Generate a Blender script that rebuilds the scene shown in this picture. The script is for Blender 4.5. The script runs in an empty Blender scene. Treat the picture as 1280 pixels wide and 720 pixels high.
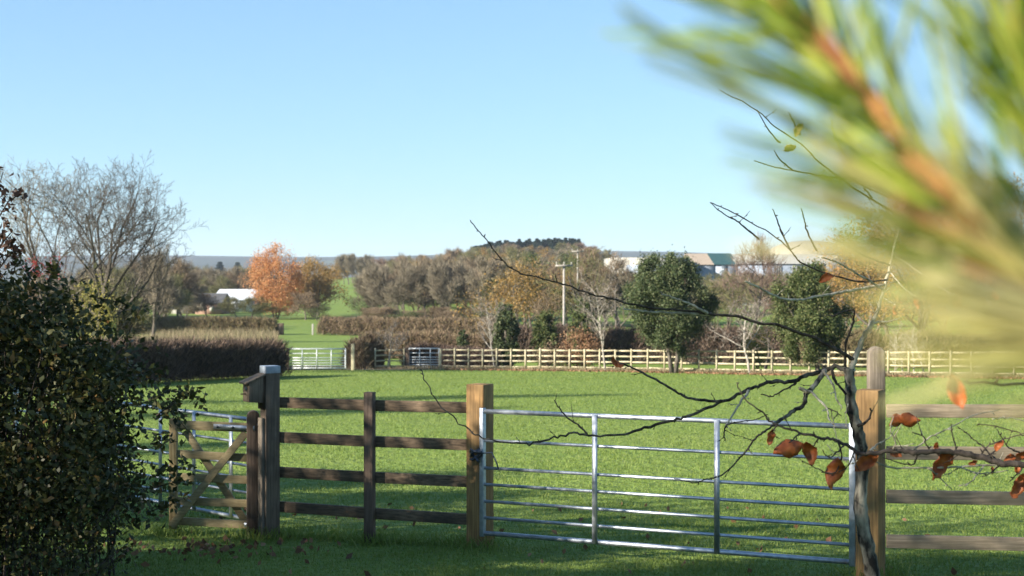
import bpy, math, random
import numpy as np
from mathutils import Vector, noise

PI = math.pi
R = math.radians
ZC = 1.85                      # camera height above the ground under it
F = 1900.0                     # focal length in photo pixels (1280 wide)
HY = 345.0                     # row of the eye level in the photo
scene = bpy.context.scene
COL = scene.collection

# ------------------------------------------------------------------ terrain
def sstep(a, b, x):
    t = np.clip((x - a) / (b - a), 0, 1)
    return t * t * (3 - 2 * t)

HU = [-4000, -600, 0, 120, 330, 400, 455, 520, 590, 640, 725, 780, 830, 1000, 1300, 2000, 5000]
HT = [400, 392, 388, 386, 376, 350, 346, 343, 332, 324, 324, 336, 344, 350, 350, 365, 400]

def G(x, y):
    """ground height (world z) at x, y"""
    x = np.asarray(x, float); y = np.asarray(y, float)
    d = np.maximum(y, 0.0)
    rr = np.sqrt(x * x + y * y)
    near = -1.85 - 0.0413 * np.clip(y, -25, 95)
    val = near - 0.75 * sstep(95, 175, d)
    u = 640 + F * x / np.maximum(y, 60.0)
    top = np.interp(u, HU, HT)
    h = (HY - top) * 650 / F + 6.53
    hill = np.maximum(h, 0) * sstep(205, 640, d) * (1 - 0.9 * sstep(800, 1700, d))
    z = val + hill
    far = sstep(2200, 4300, rr) * (60 + 9 * np.sin(x * 0.0016 + 1.3) + 6 * np.sin(x * 0.0047 + .4)) * (1 - .35 * sstep(4300, 6000, rr))
    z = z + np.where(y > 500, far, far * .6)
    return z + ZC

def g(x, y): return float(G(x, y))

def P(px, py, d):
    """world point seen at photo pixel px, py at depth d"""
    return Vector(((px - 640) / F * d, d, ZC - (py - HY) * d / F))
def X(px, d): return (px - 640) / F * d

# ------------------------------------------------------------------ mesh helpers
def mesh_np(name, V, Q, smooth=False):
    V = np.asarray(V, np.float32).reshape(-1, 3); Q = np.asarray(Q, np.int32)
    me = bpy.data.meshes.new(name)
    k = Q.shape[1]
    me.vertices.add(len(V)); me.vertices.foreach_set('co', V.ravel())
    me.loops.add(Q.size); me.loops.foreach_set('vertex_index', Q.ravel())
    me.polygons.add(len(Q))
    me.polygons.foreach_set('loop_start', np.arange(0, Q.size, k, dtype=np.int32))
    me.polygons.foreach_set('loop_total', np.full(len(Q), k, np.int32))
    if smooth: me.polygons.foreach_set('use_smooth', np.ones(len(Q), bool))
    me.update(calc_edges=True)
    return me

class MB:
    """collects quads"""
    def __init__(s): s.v = []; s.q = []; s.n = 0
    def add(s, V, Q):
        V = np.asarray(V, float).reshape(-1, 3); Q = np.asarray(Q, int)
        s.v.append(V); s.q.append(Q + s.n); s.n += len(V); return s
    def box(s, c, ax, ay, az, hx, hy, hz):
        c = np.array(c, float); ax, ay, az = (np.array(a, float) for a in (ax, ay, az))
        V = [c + i * hx * ax + j * hy * ay + k * hz * az for k in (-1, 1) for j in (-1, 1) for i in (-1, 1)]
        s.add(V, [[0, 2, 3, 1], [4, 5, 7, 6], [0, 1, 5, 4], [2, 6, 7, 3], [0, 4, 6, 2], [1, 3, 7, 5]]); return s
    def bar(s, a, b, w, h, up=(0, 0, 1)):
        """board from a to b, w across, h along 'up'"""
        a = Vector(a); b = Vector(b); t = (b - a); L = t.length; t.normalize()
        sd = t.cross(Vector(up)).normalized(); u = sd.cross(t).normalized()
        return s.box((a + b) / 2, t, sd, u, L / 2, w / 2, h / 2)
    def tube(s, pts, rad, sides=8, cap=True):
        pts = [Vector(p) for p in pts]; n = len(pts)
        if not hasattr(rad, '__len__'): rad = [rad] * n
        V = []; prev = None
        for i, p in enumerate(pts):
            t = (pts[min(i + 1, n - 1)] - pts[max(i - 1, 0)]).normalized()
            if prev is None:
                prev = t.orthogonal().normalized()
            u = (prev - t * prev.dot(t))
            u = u.normalized() if u.length > 1e-6 else t.orthogonal().normalized()
            prev = u; w = t.cross(u)
            for k in range(sides):
                a = 2 * PI * k / sides
                V.append(p + (u * math.cos(a) + w * math.sin(a)) * rad[i])
        Q = []
        for i in range(n - 1):
            for k in range(sides):
                k2 = (k + 1) % sides
                Q.append([i * sides + k, i * sides + k2, (i + 1) * sides + k2, (i + 1) * sides + k])
        if cap:
            for base, rev in ((0, True), ((n - 1) * sides, False)):
                c = len(V); V.append(pts[0] if base == 0 else pts[-1])
                for k in range(0, sides, 2):
                    f = [c, base + k, base + (k + 1) % sides, base + (k + 2) % sides]
                    Q.append(f[::-1] if rev else f)
        return s.add([tuple(v) for v in V], Q)
    def data(s, org=(0, 0, 0)):
        return np.concatenate(s.v) - np.array(org, float), np.concatenate(s.q)
    def build(s, name, mat, parent=None, smooth=False, bevel=0):
        org = parent_origin(parent)
        V, Q = s.data(org)
        o = bpy.data.objects.new(name, mesh_np(name, V, Q, smooth))
        COL.objects.link(o); o.data.materials.append(mat)
        if parent: o.parent = parent
        if bevel:
            b = o.modifiers.new('bevel', 'BEVEL'); b.width = bevel; b.segments = 2; b.limit_method = 'ANGLE'
        return o

def parent_origin(p):
    v = Vector((0, 0, 0))
    while p: v += p.location; p = p.parent
    return v

def part(name, me, mat, parent, loc=(0, 0, 0)):
    o = bpy.data.objects.new(name, me); COL.objects.link(o); o.location = loc
    if not me.materials: me.materials.append(mat)
    if parent: o.parent = parent
    return o

def tag(o, label=None, cat=None, group=None, kind=None):
    if label: o['label'] = label
    if cat: o['category'] = cat
    if group: o['group'] = group
    if kind: o['kind'] = kind
    return o

def thing(name, loc, label, cat, group=None, rz=0, sc=None):
    o = bpy.data.objects.new(name, None); COL.objects.link(o)
    o.empty_display_size = .2
    o.location = loc; o.rotation_euler = (0, 0, rz)
    if sc: o.scale = sc
    return tag(o, label, cat, group)

def copy_thing(root, loc, rz=0, sc=None, label=None, group=None, name=None):
    r = root.copy(); COL.objects.link(r); r.location = loc; r.rotation_euler = (0, 0, rz)
    if sc: r.scale = sc
    if name: r.name = name
    if label: r['label'] = label
    if group: r['group'] = group
    for ch in list(root.children):
        c = ch.copy(); COL.objects.link(c); c.parent = r
        for gch in list(ch.children):
            q = gch.copy(); COL.objects.link(q); q.parent = c
    return r

# ------------------------------------------------------------------ materials
def new_mat(name):
    m = bpy.data.materials.new(name); m.use_nodes = True
    nt = m.node_tree; nt.nodes.clear()
    return m, nt, nt.nodes.new, nt.links.new

def ramp_node(N, cols, pos=None):
    r = N('ShaderNodeValToRGB'); el = r.color_ramp.elements
    n = len(cols)
    while len(el) < n: el.new(0.5)
    for i, c in enumerate(cols):
        el[i].position = pos[i] if pos else i / max(n - 1, 1)
        el[i].color = (*c, 1)
    return r

def leaf_mat(name, cols, trans=.3, rough=.55, spec=.3, pos=None):
    """foliage: each leaf draws its own colour"""
    m, nt, N, L = new_mat(name)
    geo = N('ShaderNodeNewGeometry'); r = ramp_node(N, cols, pos)
    L(geo.outputs['Random Per Island'], r.inputs[0])
    b = N('ShaderNodeBsdfPrincipled'); b.inputs['Roughness'].default_value = rough
    b.inputs['Specular IOR Level'].default_value = spec
    t = N('ShaderNodeBsdfTranslucent'); mx = N('ShaderNodeMixShader'); mx.inputs[0].default_value = trans
    L(r.outputs[0], b.inputs['Base Color']); L(r.outputs[0], t.inputs['Color'])
    L(b.outputs[0], mx.inputs[1]); L(t.outputs[0], mx.inputs[2])
    o = N('ShaderNodeOutputMaterial'); L(mx.outputs[0], o.inputs[0])
    return m

def bark_mat(name, c1, c2, scale=14, rough=.9, bump=.4, stretch=.35, thr=(.35, .65)):
    m, nt, N, L = new_mat(name)
    tc = N('ShaderNodeTexCoord'); mp = N('ShaderNodeMapping'); mp.inputs['Scale'].default_value = (1, 1, stretch)
    L(tc.outputs['Object'], mp.inputs[0])
    nz = N('ShaderNodeTexNoise'); nz.inputs['Scale'].default_value = scale; nz.inputs['Detail'].default_value = 6
    L(mp.outputs[0], nz.inputs['Vector'])
    r = ramp_node(N, [c1, c2], thr); L(nz.outputs[0], r.inputs[0])
    b = N('ShaderNodeBsdfPrincipled'); b.inputs['Roughness'].default_value = rough
    b.inputs['Specular IOR Level'].default_value = .2
    L(r.outputs[0], b.inputs['Base Color'])
    bp = N('ShaderNodeBump'); bp.inputs['Strength'].default_value = bump; bp.inputs['Distance'].default_value = .02
    L(nz.outputs[0], bp.inputs['Height']); L(bp.outputs[0], b.inputs['Normal'])
    o = N('ShaderNodeOutputMaterial'); L(b.outputs[0], o.inputs[0])
    return m

def wood_mat(name, c1, c2, c3, rot=0.0, vert=False, rough=.8):
    """sawn timber: grain along the piece, blotchy weathering"""
    m, nt, N, L = new_mat(name)
    tc = N('ShaderNodeTexCoord'); m0 = N('ShaderNodeMapping'); m0.inputs['Rotation'].default_value = (0, 0, rot)
    L(tc.outputs['Object'], m0.inputs[0])
    mp = N('ShaderNodeMapping')
    mp.inputs['Scale'].default_value = (38, 38, 1.6) if vert else (1.6, 38, 38)
    L(m0.outputs[0], mp.inputs[0])
    n1 = N('ShaderNodeTexNoise'); n1.inputs['Scale'].default_value = 1.6; n1.inputs['Detail'].default_value = 8; n1.inputs['Roughness'].default_value = .65
    L(mp.outputs[0], n1.inputs['Vector'])
    n2 = N('ShaderNodeTexNoise'); n2.inputs['Scale'].default_value = 3.2; n2.inputs['Detail'].default_value = 5
    L(m0.outputs[0], n2.inputs['Vector'])
    r1 = ramp_node(N, [c1, c2], (.36, .64)); L(n1.outputs[0], r1.inputs[0])
    r2 = ramp_node(N, [(0, 0, 0), (1, 1, 1)], (.45, .72)); L(n2.outputs[0], r2.inputs[0])
    mx = N('ShaderNodeMix'); mx.data_type = 'RGBA'
    L(r2.outputs[0], mx.inputs[0]); L(r1.outputs[0], mx.inputs[6]); mx.inputs[7].default_value = (*c3, 1)
    b = N('ShaderNodeBsdfPrincipled'); b.inputs['Roughness'].default_value = rough; b.inputs['Specular IOR Level'].default_value = .25
    L(mx.outputs[2], b.inputs['Base Color'])
    bp = N('ShaderNodeBump'); bp.inputs['Strength'].default_value = .5; bp.inputs['Distance'].default_value = .004
    L(n1.outputs[0], bp.inputs['Height']); L(bp.outputs[0], b.inputs['Normal'])
    o = N('ShaderNodeOutputMaterial'); L(b.outputs[0], o.inputs[0])
    return m

def metal_mat(name, c1, c2, rough=.42, scale=22, metallic=.85):
    m, nt, N, L = new_mat(name)
    tc = N('ShaderNodeTexCoord'); nz = N('ShaderNodeTexNoise'); nz.inputs['Scale'].default_value = scale; nz.inputs['Detail'].default_value = 6
    L(tc.outputs['Object'], nz.inputs['Vector'])
    r = ramp_node(N, [c1, c2], (.35, .65)); L(nz.outputs[0], r.inputs[0])
    b = N('ShaderNodeBsdfPrincipled'); b.inputs['Metallic'].default_value = metallic
    L(r.outputs[0], b.inputs['Base Color'])
    rr = N('ShaderNodeMapRange'); rr.inputs['To Min'].default_value = rough - .1; rr.inputs['To Max'].default_value = rough + .15
    L(nz.outputs[0], rr.inputs['Value']); L(rr.outputs[0], b.inputs['Roughness'])
    o = N('ShaderNodeOutputMaterial'); L(b.outputs[0], o.inputs[0])
    return m

def plain_mat(name, c1, c2, scale=1.5, rough=.8):
    return bark_mat(name, c1, c2, scale=scale, rough=rough, bump=.05, stretch=1)

M = {}
M['bark_grey'] = bark_mat('bark_grey', (.055, .045, .035), (.15, .13, .105))
M['bark_dark'] = bark_mat('bark_dark', (.03, .025, .02), (.13, .11, .085), scale=30, thr=(.42, .68))
M['bark_pale'] = bark_mat('bark_pale', (.18, .155, .125), (.42, .38, .32), scale=9)
M['bark_beech'] = bark_mat('bark_beech', (.022, .018, .015), (.33, .29, .22), scale=26, thr=(.42, .66), bump=.8)
M['bark_twig'] = bark_mat('bark_twig', (.028, .021, .017), (.085, .066, .052), scale=40)
M['bark_paletwig'] = bark_mat('bark_paletwig', (.2, .17, .12), (.5, .44, .33), scale=40)
M['twig_brown'] = leaf_mat('twig_brown', [(.09, .06, .036), (.165, .115, .07), (.24, .18, .11)], trans=.05, rough=.9)
M['twig_grey'] = leaf_mat('twig_grey', [(.085, .07, .046), (.165, .135, .09), (.25, .21, .145)], trans=.05, rough=.9)
M['twig_dark'] = leaf_mat('twig_dark', [(.04, .034, .028), (.075, .062, .05), (.12, .1, .08)], trans=.05, rough=.9)
M['twig_red'] = leaf_mat('twig_red', [(.09, .056, .045), (.155, .1, .075), (.22, .16, .12)], trans=.05, rough=.9)
M['twig_olive'] = leaf_mat('twig_olive', [(.06, .065, .025), (.13, .125, .05), (.21, .185, .085)], trans=.1, rough=.9)
M['twig_pale'] = leaf_mat('twig_pale', [(.13, .105, .085), (.22, .185, .15), (.32, .275, .23)], trans=.05, rough=.9)
M['leaf_orange'] = leaf_mat('leaf_orange', [(.34, .13, .045), (.5, .215, .08), (.58, .3, .125), (.36, .22, .1)], trans=.35)
M['leaf_gold'] = leaf_mat('leaf_gold', [(.2, .11, .03), (.34, .2, .05), (.26, .17, .06), (.16, .13, .05)], trans=.35)
M['leaf_ever'] = leaf_mat('leaf_ever', [(.026, .044, .016), (.052, .076, .026), (.085, .105, .04), (.135, .14, .065)], trans=.2, rough=.6, spec=.25)
M['leaf_ever2'] = leaf_mat('leaf_ever2', [(.03, .05, .014), (.06, .085, .024), (.1, .12, .036), (.15, .145, .06)], trans=.24, rough=.6, spec=.25)
M['leaf_conifer'] = leaf_mat('leaf_conifer', [(.008, .02, .012), (.016, .032, .018), (.025, .045, .022)], trans=.1)
M['leaf_bush'] = leaf_mat('leaf_bush', [(.024, .03, .01), (.052, .058, .016), (.1, .1, .03), (.07, .065, .022), (.15, .115, .035), (.22, .11, .035)],
                          trans=.25, rough=.5, spec=.3, pos=(0, .3, .6, .85, .94, 1))
M['leaf_yellow'] = leaf_mat('leaf_yellow', [(.14, .14, .03), (.26, .24, .05), (.4, .32, .08)], trans=.4)
M['leaf_willow'] = leaf_mat('leaf_willow', [(.2, .14, .04), (.36, .24, .06), (.44, .2, .07), (.28, .22, .07)], trans=.4)
M['leaf_brown'] = leaf_mat('leaf_brown', [(.14, .07, .035), (.26, .14, .07), (.36, .22, .12)], trans=.25)
M['leaf_red'] = leaf_mat('leaf_red', [(.18, .02, .02), (.36, .05, .05)], trans=.3)
M['leaf_purple'] = leaf_mat('leaf_purple', [(.03, .018, .012), (.06, .03, .018), (.1, .045, .02)], trans=.2)
M['hedge_dark'] = leaf_mat('hedge_dark', [(.045, .03, .022), (.09, .06, .043), (.16, .115, .08)], trans=.05, rough=.9)
M['hedge_tan'] = leaf_mat('hedge_tan', [(.1, .066, .042), (.175, .12, .076), (.26, .185, .115), (.13, .115, .05)], trans=.1, rough=.9)
M['hedge_olive'] = leaf_mat('hedge_olive', [(.085, .06, .034), (.15, .112, .06), (.225, .165, .09), (.1, .105, .038)], trans=.1, rough=.9)
M['wood_post'] = wood_mat('wood_post', (.19, .105, .04), (.38, .225, .088), (.13, .085, .04), vert=True)
M['wood_post_grey'] = wood_mat('wood_post_grey', (.11, .085, .062), (.24, .195, .15), (.075, .065, .045), vert=True)
M['wood_tall'] = wood_mat('wood_tall', (.1, .072, .05), (.22, .165, .115), (.075, .055, .04), vert=True)
M['wood_dark_v'] = wood_mat('wood_dark_v', (.075, .05, .035), (.17, .12, .085), (.05, .035, .025), vert=True)
M['wood_rail'] = wood_mat('wood_rail', (.07, .048, .03), (.21, .145, .09), (.05, .038, .026), rot=R(25))
M['wood_rail_pale'] = wood_mat('wood_rail_pale', (.15, .115, .078), (.3, .235, .16), (.12, .1, .065), rot=0)
M['wood_wicket'] = wood_mat('wood_wicket', (.22, .165, .085), (.38, .3, .165), (.15, .12, .06), rot=0)
M['wood_wicket_v'] = wood_mat('wood_wicket_v', (.2, .14, .06), (.4, .3, .15), (.16, .11, .06), vert=True)
M['wood_far'] = wood_mat('wood_far', (.34, .29, .175), (.54, .48, .33), (.26, .23, .13), rot=R(-20))
M['galv'] = metal_mat('galv', (.34, .37, .41), (.5, .53, .57), rough=.47)
M['galv_far'] = metal_mat('galv_far', (.46, .48, .48), (.58, .6, .6), metallic=.15, rough=.5)
M['steel_dark'] = metal_mat('steel_dark', (.05, .055, .07), (.12, .13, .15), metallic=.7)
M['cap_paint'] = plain_mat('cap_paint', (.24, .27, .31), (.36, .39, .43), scale=18, rough=.4)
M['white_wall'] = plain_mat('white_wall', (.29, .275, .235), (.36, .345, .3))
M['blue_wall'] = plain_mat('blue_wall', (.19, .22, .26), (.24, .27, .32))
M['tan_roof'] = plain_mat('tan_roof', (.28, .22, .165), (.34, .27, .2))
M['green_roof'] = plain_mat('green_roof', (.02, .055, .055), (.03, .075, .075))
M['dark_roof'] = plain_mat('dark_roof', (.06, .06, .06), (.1, .1, .1))
M['white_roof'] = plain_mat('white_roof', (.46, .48, .5), (.6, .61, .62))
M['brick'] = plain_mat('brick', (.24, .14, .1), (.34, .22, .16), scale=6)
M['glass_dark'] = plain_mat('glass_dark', (.06, .075, .09), (.1, .12, .14), rough=.15)
M['dome'] = plain_mat('dome', (.23, .21, .17), (.29, .265, .215))

# ------------------------------------------------------------------ plants
def rnd_dirs(n, rg):
    v = rg.normal(size=(n, 3)); return v / np.linalg.norm(v, axis=1, keepdims=True)

def leaves_np(C, size, rg, aspect=.5, droop=0.0, flat=0.0):
    """diamond shaped, slightly folded leaves at C"""
    n = len(C); U = rnd_dirs(n, rg); U[:, 2] -= droop; U /= np.linalg.norm(U, axis=1, keepdims=True)
    W = rnd_dirs(n, rg); W[:, 2] *= 1 - flat
    W = np.cross(U, W); W /= np.linalg.norm(W, axis=1, keepdims=True) + 1e-9
    s = size * rg.uniform(.6, 1.25, n)[:, None]
    Nn = np.cross(U, W)
    V = np.stack([C - U * s * .5, C + W * s * aspect * .5 + Nn * s * .08 , C + U * s * .5 - Nn * s * .05, C - W * s * aspect * .5 + Nn * s * .08], 1)
    return V.reshape(-1, 3), np.arange(4 * n).reshape(n, 4)

def sticks_np(A, B, wA, wB, rg):
    """flat two sided ribbons from A to B"""
    n = len(A); T = B - A
    W = np.cross(T, rnd_dirs(n, rg)); W /= np.linalg.norm(W, axis=1, keepdims=True) + 1e-9
    V = np.stack([A - W * wA, A + W * wA, B + W * wB, B - W * wB], 1)
    return V.reshape(-1, 3), np.arange(4 * n).reshape(n, 4)

def segs_np(S, sides):
    """S: list of (p0, p1, r0, r1) -> prisms"""
    S = np.asarray(S, float)
    A = S[:, 0:3]; B = S[:, 3:6]; ra = S[:, 6]; rb = S[:, 7]
    T = B - A; T /= np.linalg.norm(T, axis=1, keepdims=True) + 1e-9
    ref = np.where(np.abs(T[:, 2:3]) > .9, np.array([[1., 0, 0]]), np.array([[0, 0, 1.]]))
    U = np.cross(T, ref); U /= np.linalg.norm(U, axis=1, keepdims=True) + 1e-9
    W = np.cross(T, U); n = len(S)
    ang = np.arange(sides) * 2 * PI / sides
    ring = np.cos(ang)[None, :, None] * U[:, None] + np.sin(ang)[None, :, None] * W[:, None]
    VA = A[:, None] + ring * ra[:, None, None]; VB = B[:, None] + ring * rb[:, None, None]
    V = np.concatenate([VA, VB], 1).reshape(-1, 3)
    k = np.arange(sides); k2 = (k + 1) % sides
    q = np.stack([k, k2, k2 + sides, k + sides], 1)
    Q = (np.arange(n)[:, None, None] * 2 * sides + q[None]).reshape(-1, 4)
    return V, Q

def merge(parts):
    Vs, Qs, n = [], [], 0
    for V, Q in parts:
        Vs.append(V); Qs.append(Q + n); n += len(V)
    return np.concatenate(Vs), np.concatenate(Qs)

def grow(seed, H, r0, nch, ang, ratio, first=.25, up=.1, wob=.18, trunk=.75, lean=(0, 0), twig=.012, nseg=(7, 5, 4, 3, 2, 2)):
    """branching skeleton; returns segments per level and tip points, scaled to height H"""
    rd = random.Random(seed)
    out = [[] for _ in range(len(nch) + 1)]; tips = []
    st = [(Vector((0, 0, 0)), Vector((lean[0], lean[1], 1)).normalized(), H * trunk, r0, 0)]
    while st:
        p, d, L, r, lv = st.pop()
        ns = nseg[min(lv, len(nseg) - 1)]
        pts = [p.copy()]; dirs = []
        dd = d.copy(); cur = p.copy()
        w = wob * (.45 if lv == 0 else 1)
        for i in range(ns):
            dd = (dd + Vector((rd.gauss(0, w), rd.gauss(0, w), rd.gauss(0, w) * .7 + up * (1 if lv else .3)))).normalized()
            cur = cur + dd * (L / ns); pts.append(cur.copy()); dirs.append(dd.copy())
        rt = max(r * (.38 if lv < len(nch) else .5), twig * .5)
        for i in range(ns):
            a = i / ns; b = (i + 1) / ns
            ra = r + (rt - r) * a; rb = r + (rt - r) * b
            out[lv].append((*pts[i], *pts[i + 1], ra, rb))
        if lv >= len(nch):
            tips.append(tuple(pts[-1])); continue
        n = nch[lv]; az = rd.uniform(0, 6.28)
        f = first if lv == 0 else .22
        for k in range(n):
            t = f + (1 - f) * (k + rd.random() * .9) / n
            t = min(t, .999); i = min(int(t * ns), ns - 1); fr = t * ns - i
            q = pts[i].lerp(pts[i + 1], fr); bd = dirs[i]
            az += 2.4 + rd.uniform(-.5, .5)
            o1 = bd.orthogonal().normalized(); o2 = bd.cross(o1)
            side = o1 * math.cos(az) + o2 * math.sin(az)
            an = R(ang[lv] * rd.uniform(.7, 1.25))
            cd = (bd * math.cos(an) + side * math.sin(an)).normalized()
            cl = L * ratio[lv] * rd.uniform(.7, 1.15) * (1.15 - .5 * t if lv == 0 else 1.1 - .35 * t)
            cr = max((r + (rt - r) * t) * rd.uniform(.5, .68), twig)
            st.append((q, cd, cl, cr, lv + 1))
    mz = max(max(s[5] for s in o) for o in out if o)
    k = H / mz
    out = [np.array([[*(np.array(s[:6]) * k), s[6], s[7]] for s in o]) for o in out]
    return out, np.array(tips) * k

def fuzz_np(tips, H, n, fw, fl, seed):
    """finest twigs round the branch ends"""
    rg = np.random.default_rng(seed + 900)
    A = tips[rg.integers(0, len(tips), n)] + rg.normal(0, .028 * H, (n, 3))
    D = A - np.array([0, 0, H * .35]); D /= np.linalg.norm(D, axis=1, keepdims=True); D = D + rg.normal(0, .55, (n, 3)); D[:, 2] += .25
    D /= np.linalg.norm(D, axis=1, keepdims=True)
    return sticks_np(A, A + D * (fl * H * rg.uniform(.5, 1.2, n))[:, None], fw, fw * .4, rg)

def skeleton_parts(root, sk, tw_mat, bark, split=2, extra=None, crown_mat=None, crown='crown', fuzz=None):
    low = [segs_np(o, 7 if i == 0 else 5) for i, o in enumerate(sk[:split]) if len(o)]
    hi = [segs_np(o, 3) for o in sk[split:] if len(o)]
    V, Q = merge(low); part('trunk', mesh_np('trunk', V, Q, True), M[bark], root)
    if extra is None:
        V, Q = merge(hi + ([fuzz] if fuzz else [])); part(crown, mesh_np('crown', V, Q), M[tw_mat], root)
    else:
        V, Q = merge(hi); part('branches', mesh_np('branches', V, Q), M[tw_mat], root)
        part('crown', mesh_np('crown', *extra), M[crown_mat], root)

def bare_tree(seed, H, label, cat='tree', loc=(0, 0, 0), rz=0, tw='twig_grey', bark='bark_grey', r=None, dens=1, nch=None, ang=(52, 48, 45, 42), ratio=(.55, .5, .48, .45), up=.1, first=.25, trunk=.7, twig=.014, lean=(0, 0), wob=.2, group=None, name='bare_tree', fuzz=0, fw=.02, fl=.09):
    nch = nch or (9, 6, 5, 4)
    sk, tips = grow(seed, H, r or H * .02, nch, ang, ratio, first, up, wob, trunk, lean, twig)
    root = thing(name, loc, label, cat, group, rz)
    skeleton_parts(root, sk, tw, bark, fuzz=fuzz_np(tips, H, fuzz, fw, fl, seed) if fuzz else None)
    return root

def leafy_tree(seed, H, label, mat, nleaf, lsize, cat='tree', loc=(0, 0, 0), rz=0, tw='twig_brown', bark='bark_grey', nch=(9, 6, 5), ang=(55, 50, 45), ratio=(.55, .5, .45), up=.08, first=.2, trunk=.7, spread=.5, twig=.014, lean=(0, 0), r=None, group=None, name='leafy_tree', sub=.8):
    sk, tips = grow(seed, H * .97, r or H * .02, nch, ang, ratio, first, up, .18, trunk, lean, twig)
    rg = np.random.default_rng(seed)
    T = tips[rg.random(len(tips)) < sub]
    C = T[rg.integers(0, len(T), nleaf)] + rg.normal(0, spread, (nleaf, 3)) * np.array([1, 1, .75])
    C = C[C[:, 2] > .05 * H]
    root = thing(name, loc, label, cat, group, rz)
    skeleton_parts(root, sk, tw, bark, extra=leaves_np(C, lsize, rg), crown_mat=mat)
    return root

def clump_points(rg, n, nclump, ell, zc, cr, shell=.55, flatbottom=None):
    """leaf positions gathered in clumps filling an ellipsoid of half axes ell centred at height zc"""
    D = rnd_dirs(nclump, rg) * (shell + (1 - shell) * rg.random((nclump, 1))) * np.array(ell)
    D[:, 2] += zc
    idx = rg.integers(0, nclump, n)
    s = rg.uniform(.5, 1.3, nclump)[idx][:, None]
    C = D[idx] + rg.normal(0, cr, (n, 3)) * s
    if flatbottom is not None: C = C[C[:, 2] > flatbottom]
    return C

def hedge(name, p0, p1, w, h, n, mat, label, cat='hedge', ln=.4, wd=.012, group=None, taper=.25, seed=1, topmat=None, bump=.12):
    rg = np.random.default_rng(seed)
    p0 = np.array(p0, float); p1 = np.array(p1, float); L = np.linalg.norm(p1 - p0); t = (p1 - p0) / L; s = np.array([t[1], -t[0]])
    a = rg.random(n); b = rg.uniform(-1, 1, n)
    hh = rg.random(n) ** .8
    top = h * (1 + bump * np.sin(a * L * 1.3 + seed) * .5 + bump * np.sin(a * L * 3.1 + 2 * seed) * .4)
    end = np.minimum(1, np.minimum(a, 1 - a) * L / (.35 * h) + .55)
    wob = 1 + .18 * np.sin(a * L * 1.7 + hh * 3) + .1 * np.sin(a * L * 4.3)
    xy = p0 + t * (a * L)[:, None] + s * (b * w / 2 * (1 - taper * hh) * wob)[:, None]
    z = G(xy[:, 0], xy[:, 1]) + hh * (top - ln * .4) * end * (1 - .12 * b * b)
    A = np.column_stack([xy, z])
    D = rnd_dirs(n, rg); D[:, 2] = np.abs(D[:, 2]) + .5; D /= np.linalg.norm(D, axis=1, keepdims=True)
    B = A + D * (ln * rg.uniform(.5, 1.2, n))[:, None]
    org = np.array([*(p0 + p1) / 2, g(*((p0 + p1) / 2))])
    V, Q = sticks_np(A - org, B - org, wd, wd * .5, rg)
    o = part(name, mesh_np(name, V, Q), M[mat], None, org)
    return tag(o, label, cat, group)

def bush(name, loc, ell, n, size, mat, label, cat='bush', seed=1, nclump=60, cr=.25, stems=8, zc=None, group=None, stem_mat='bark_dark', aspect=.5, shell=.5):
    rg = np.random.default_rng(seed)
    zc = zc if zc is not None else ell[2] * .95
    C = clump_points(rg, n, nclump, ell, zc, cr, shell, .05)
    root = thing(name, loc, label, cat, group)
    part('foliage', mesh_np('foliage', *leaves_np(C, size, rg, aspect)), M[mat], root)
    mb = MB()
    for i in range(stems):
        a = rg.uniform(0, 6.28); e = np.array([math.cos(a) * ell[0] * .6 * rg.random(), math.sin(a) * ell[1] * .6 * rg.random(), zc * rg.uniform(.9, 1.3)])
        b0 = np.array([e[0] * .25, e[1] * .25, -.05]); m = (b0 + e) / 2 + rg.normal(0, .05, 3)
        mb.tube([b0, m, e], [.02 * ell[2], .014 * ell[2], .006 * ell[2]], 5)
    V, Q = mb.data(); part('stem', mesh_np('stem', V, Q, True), M[stem_mat], root)
    return root

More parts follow.
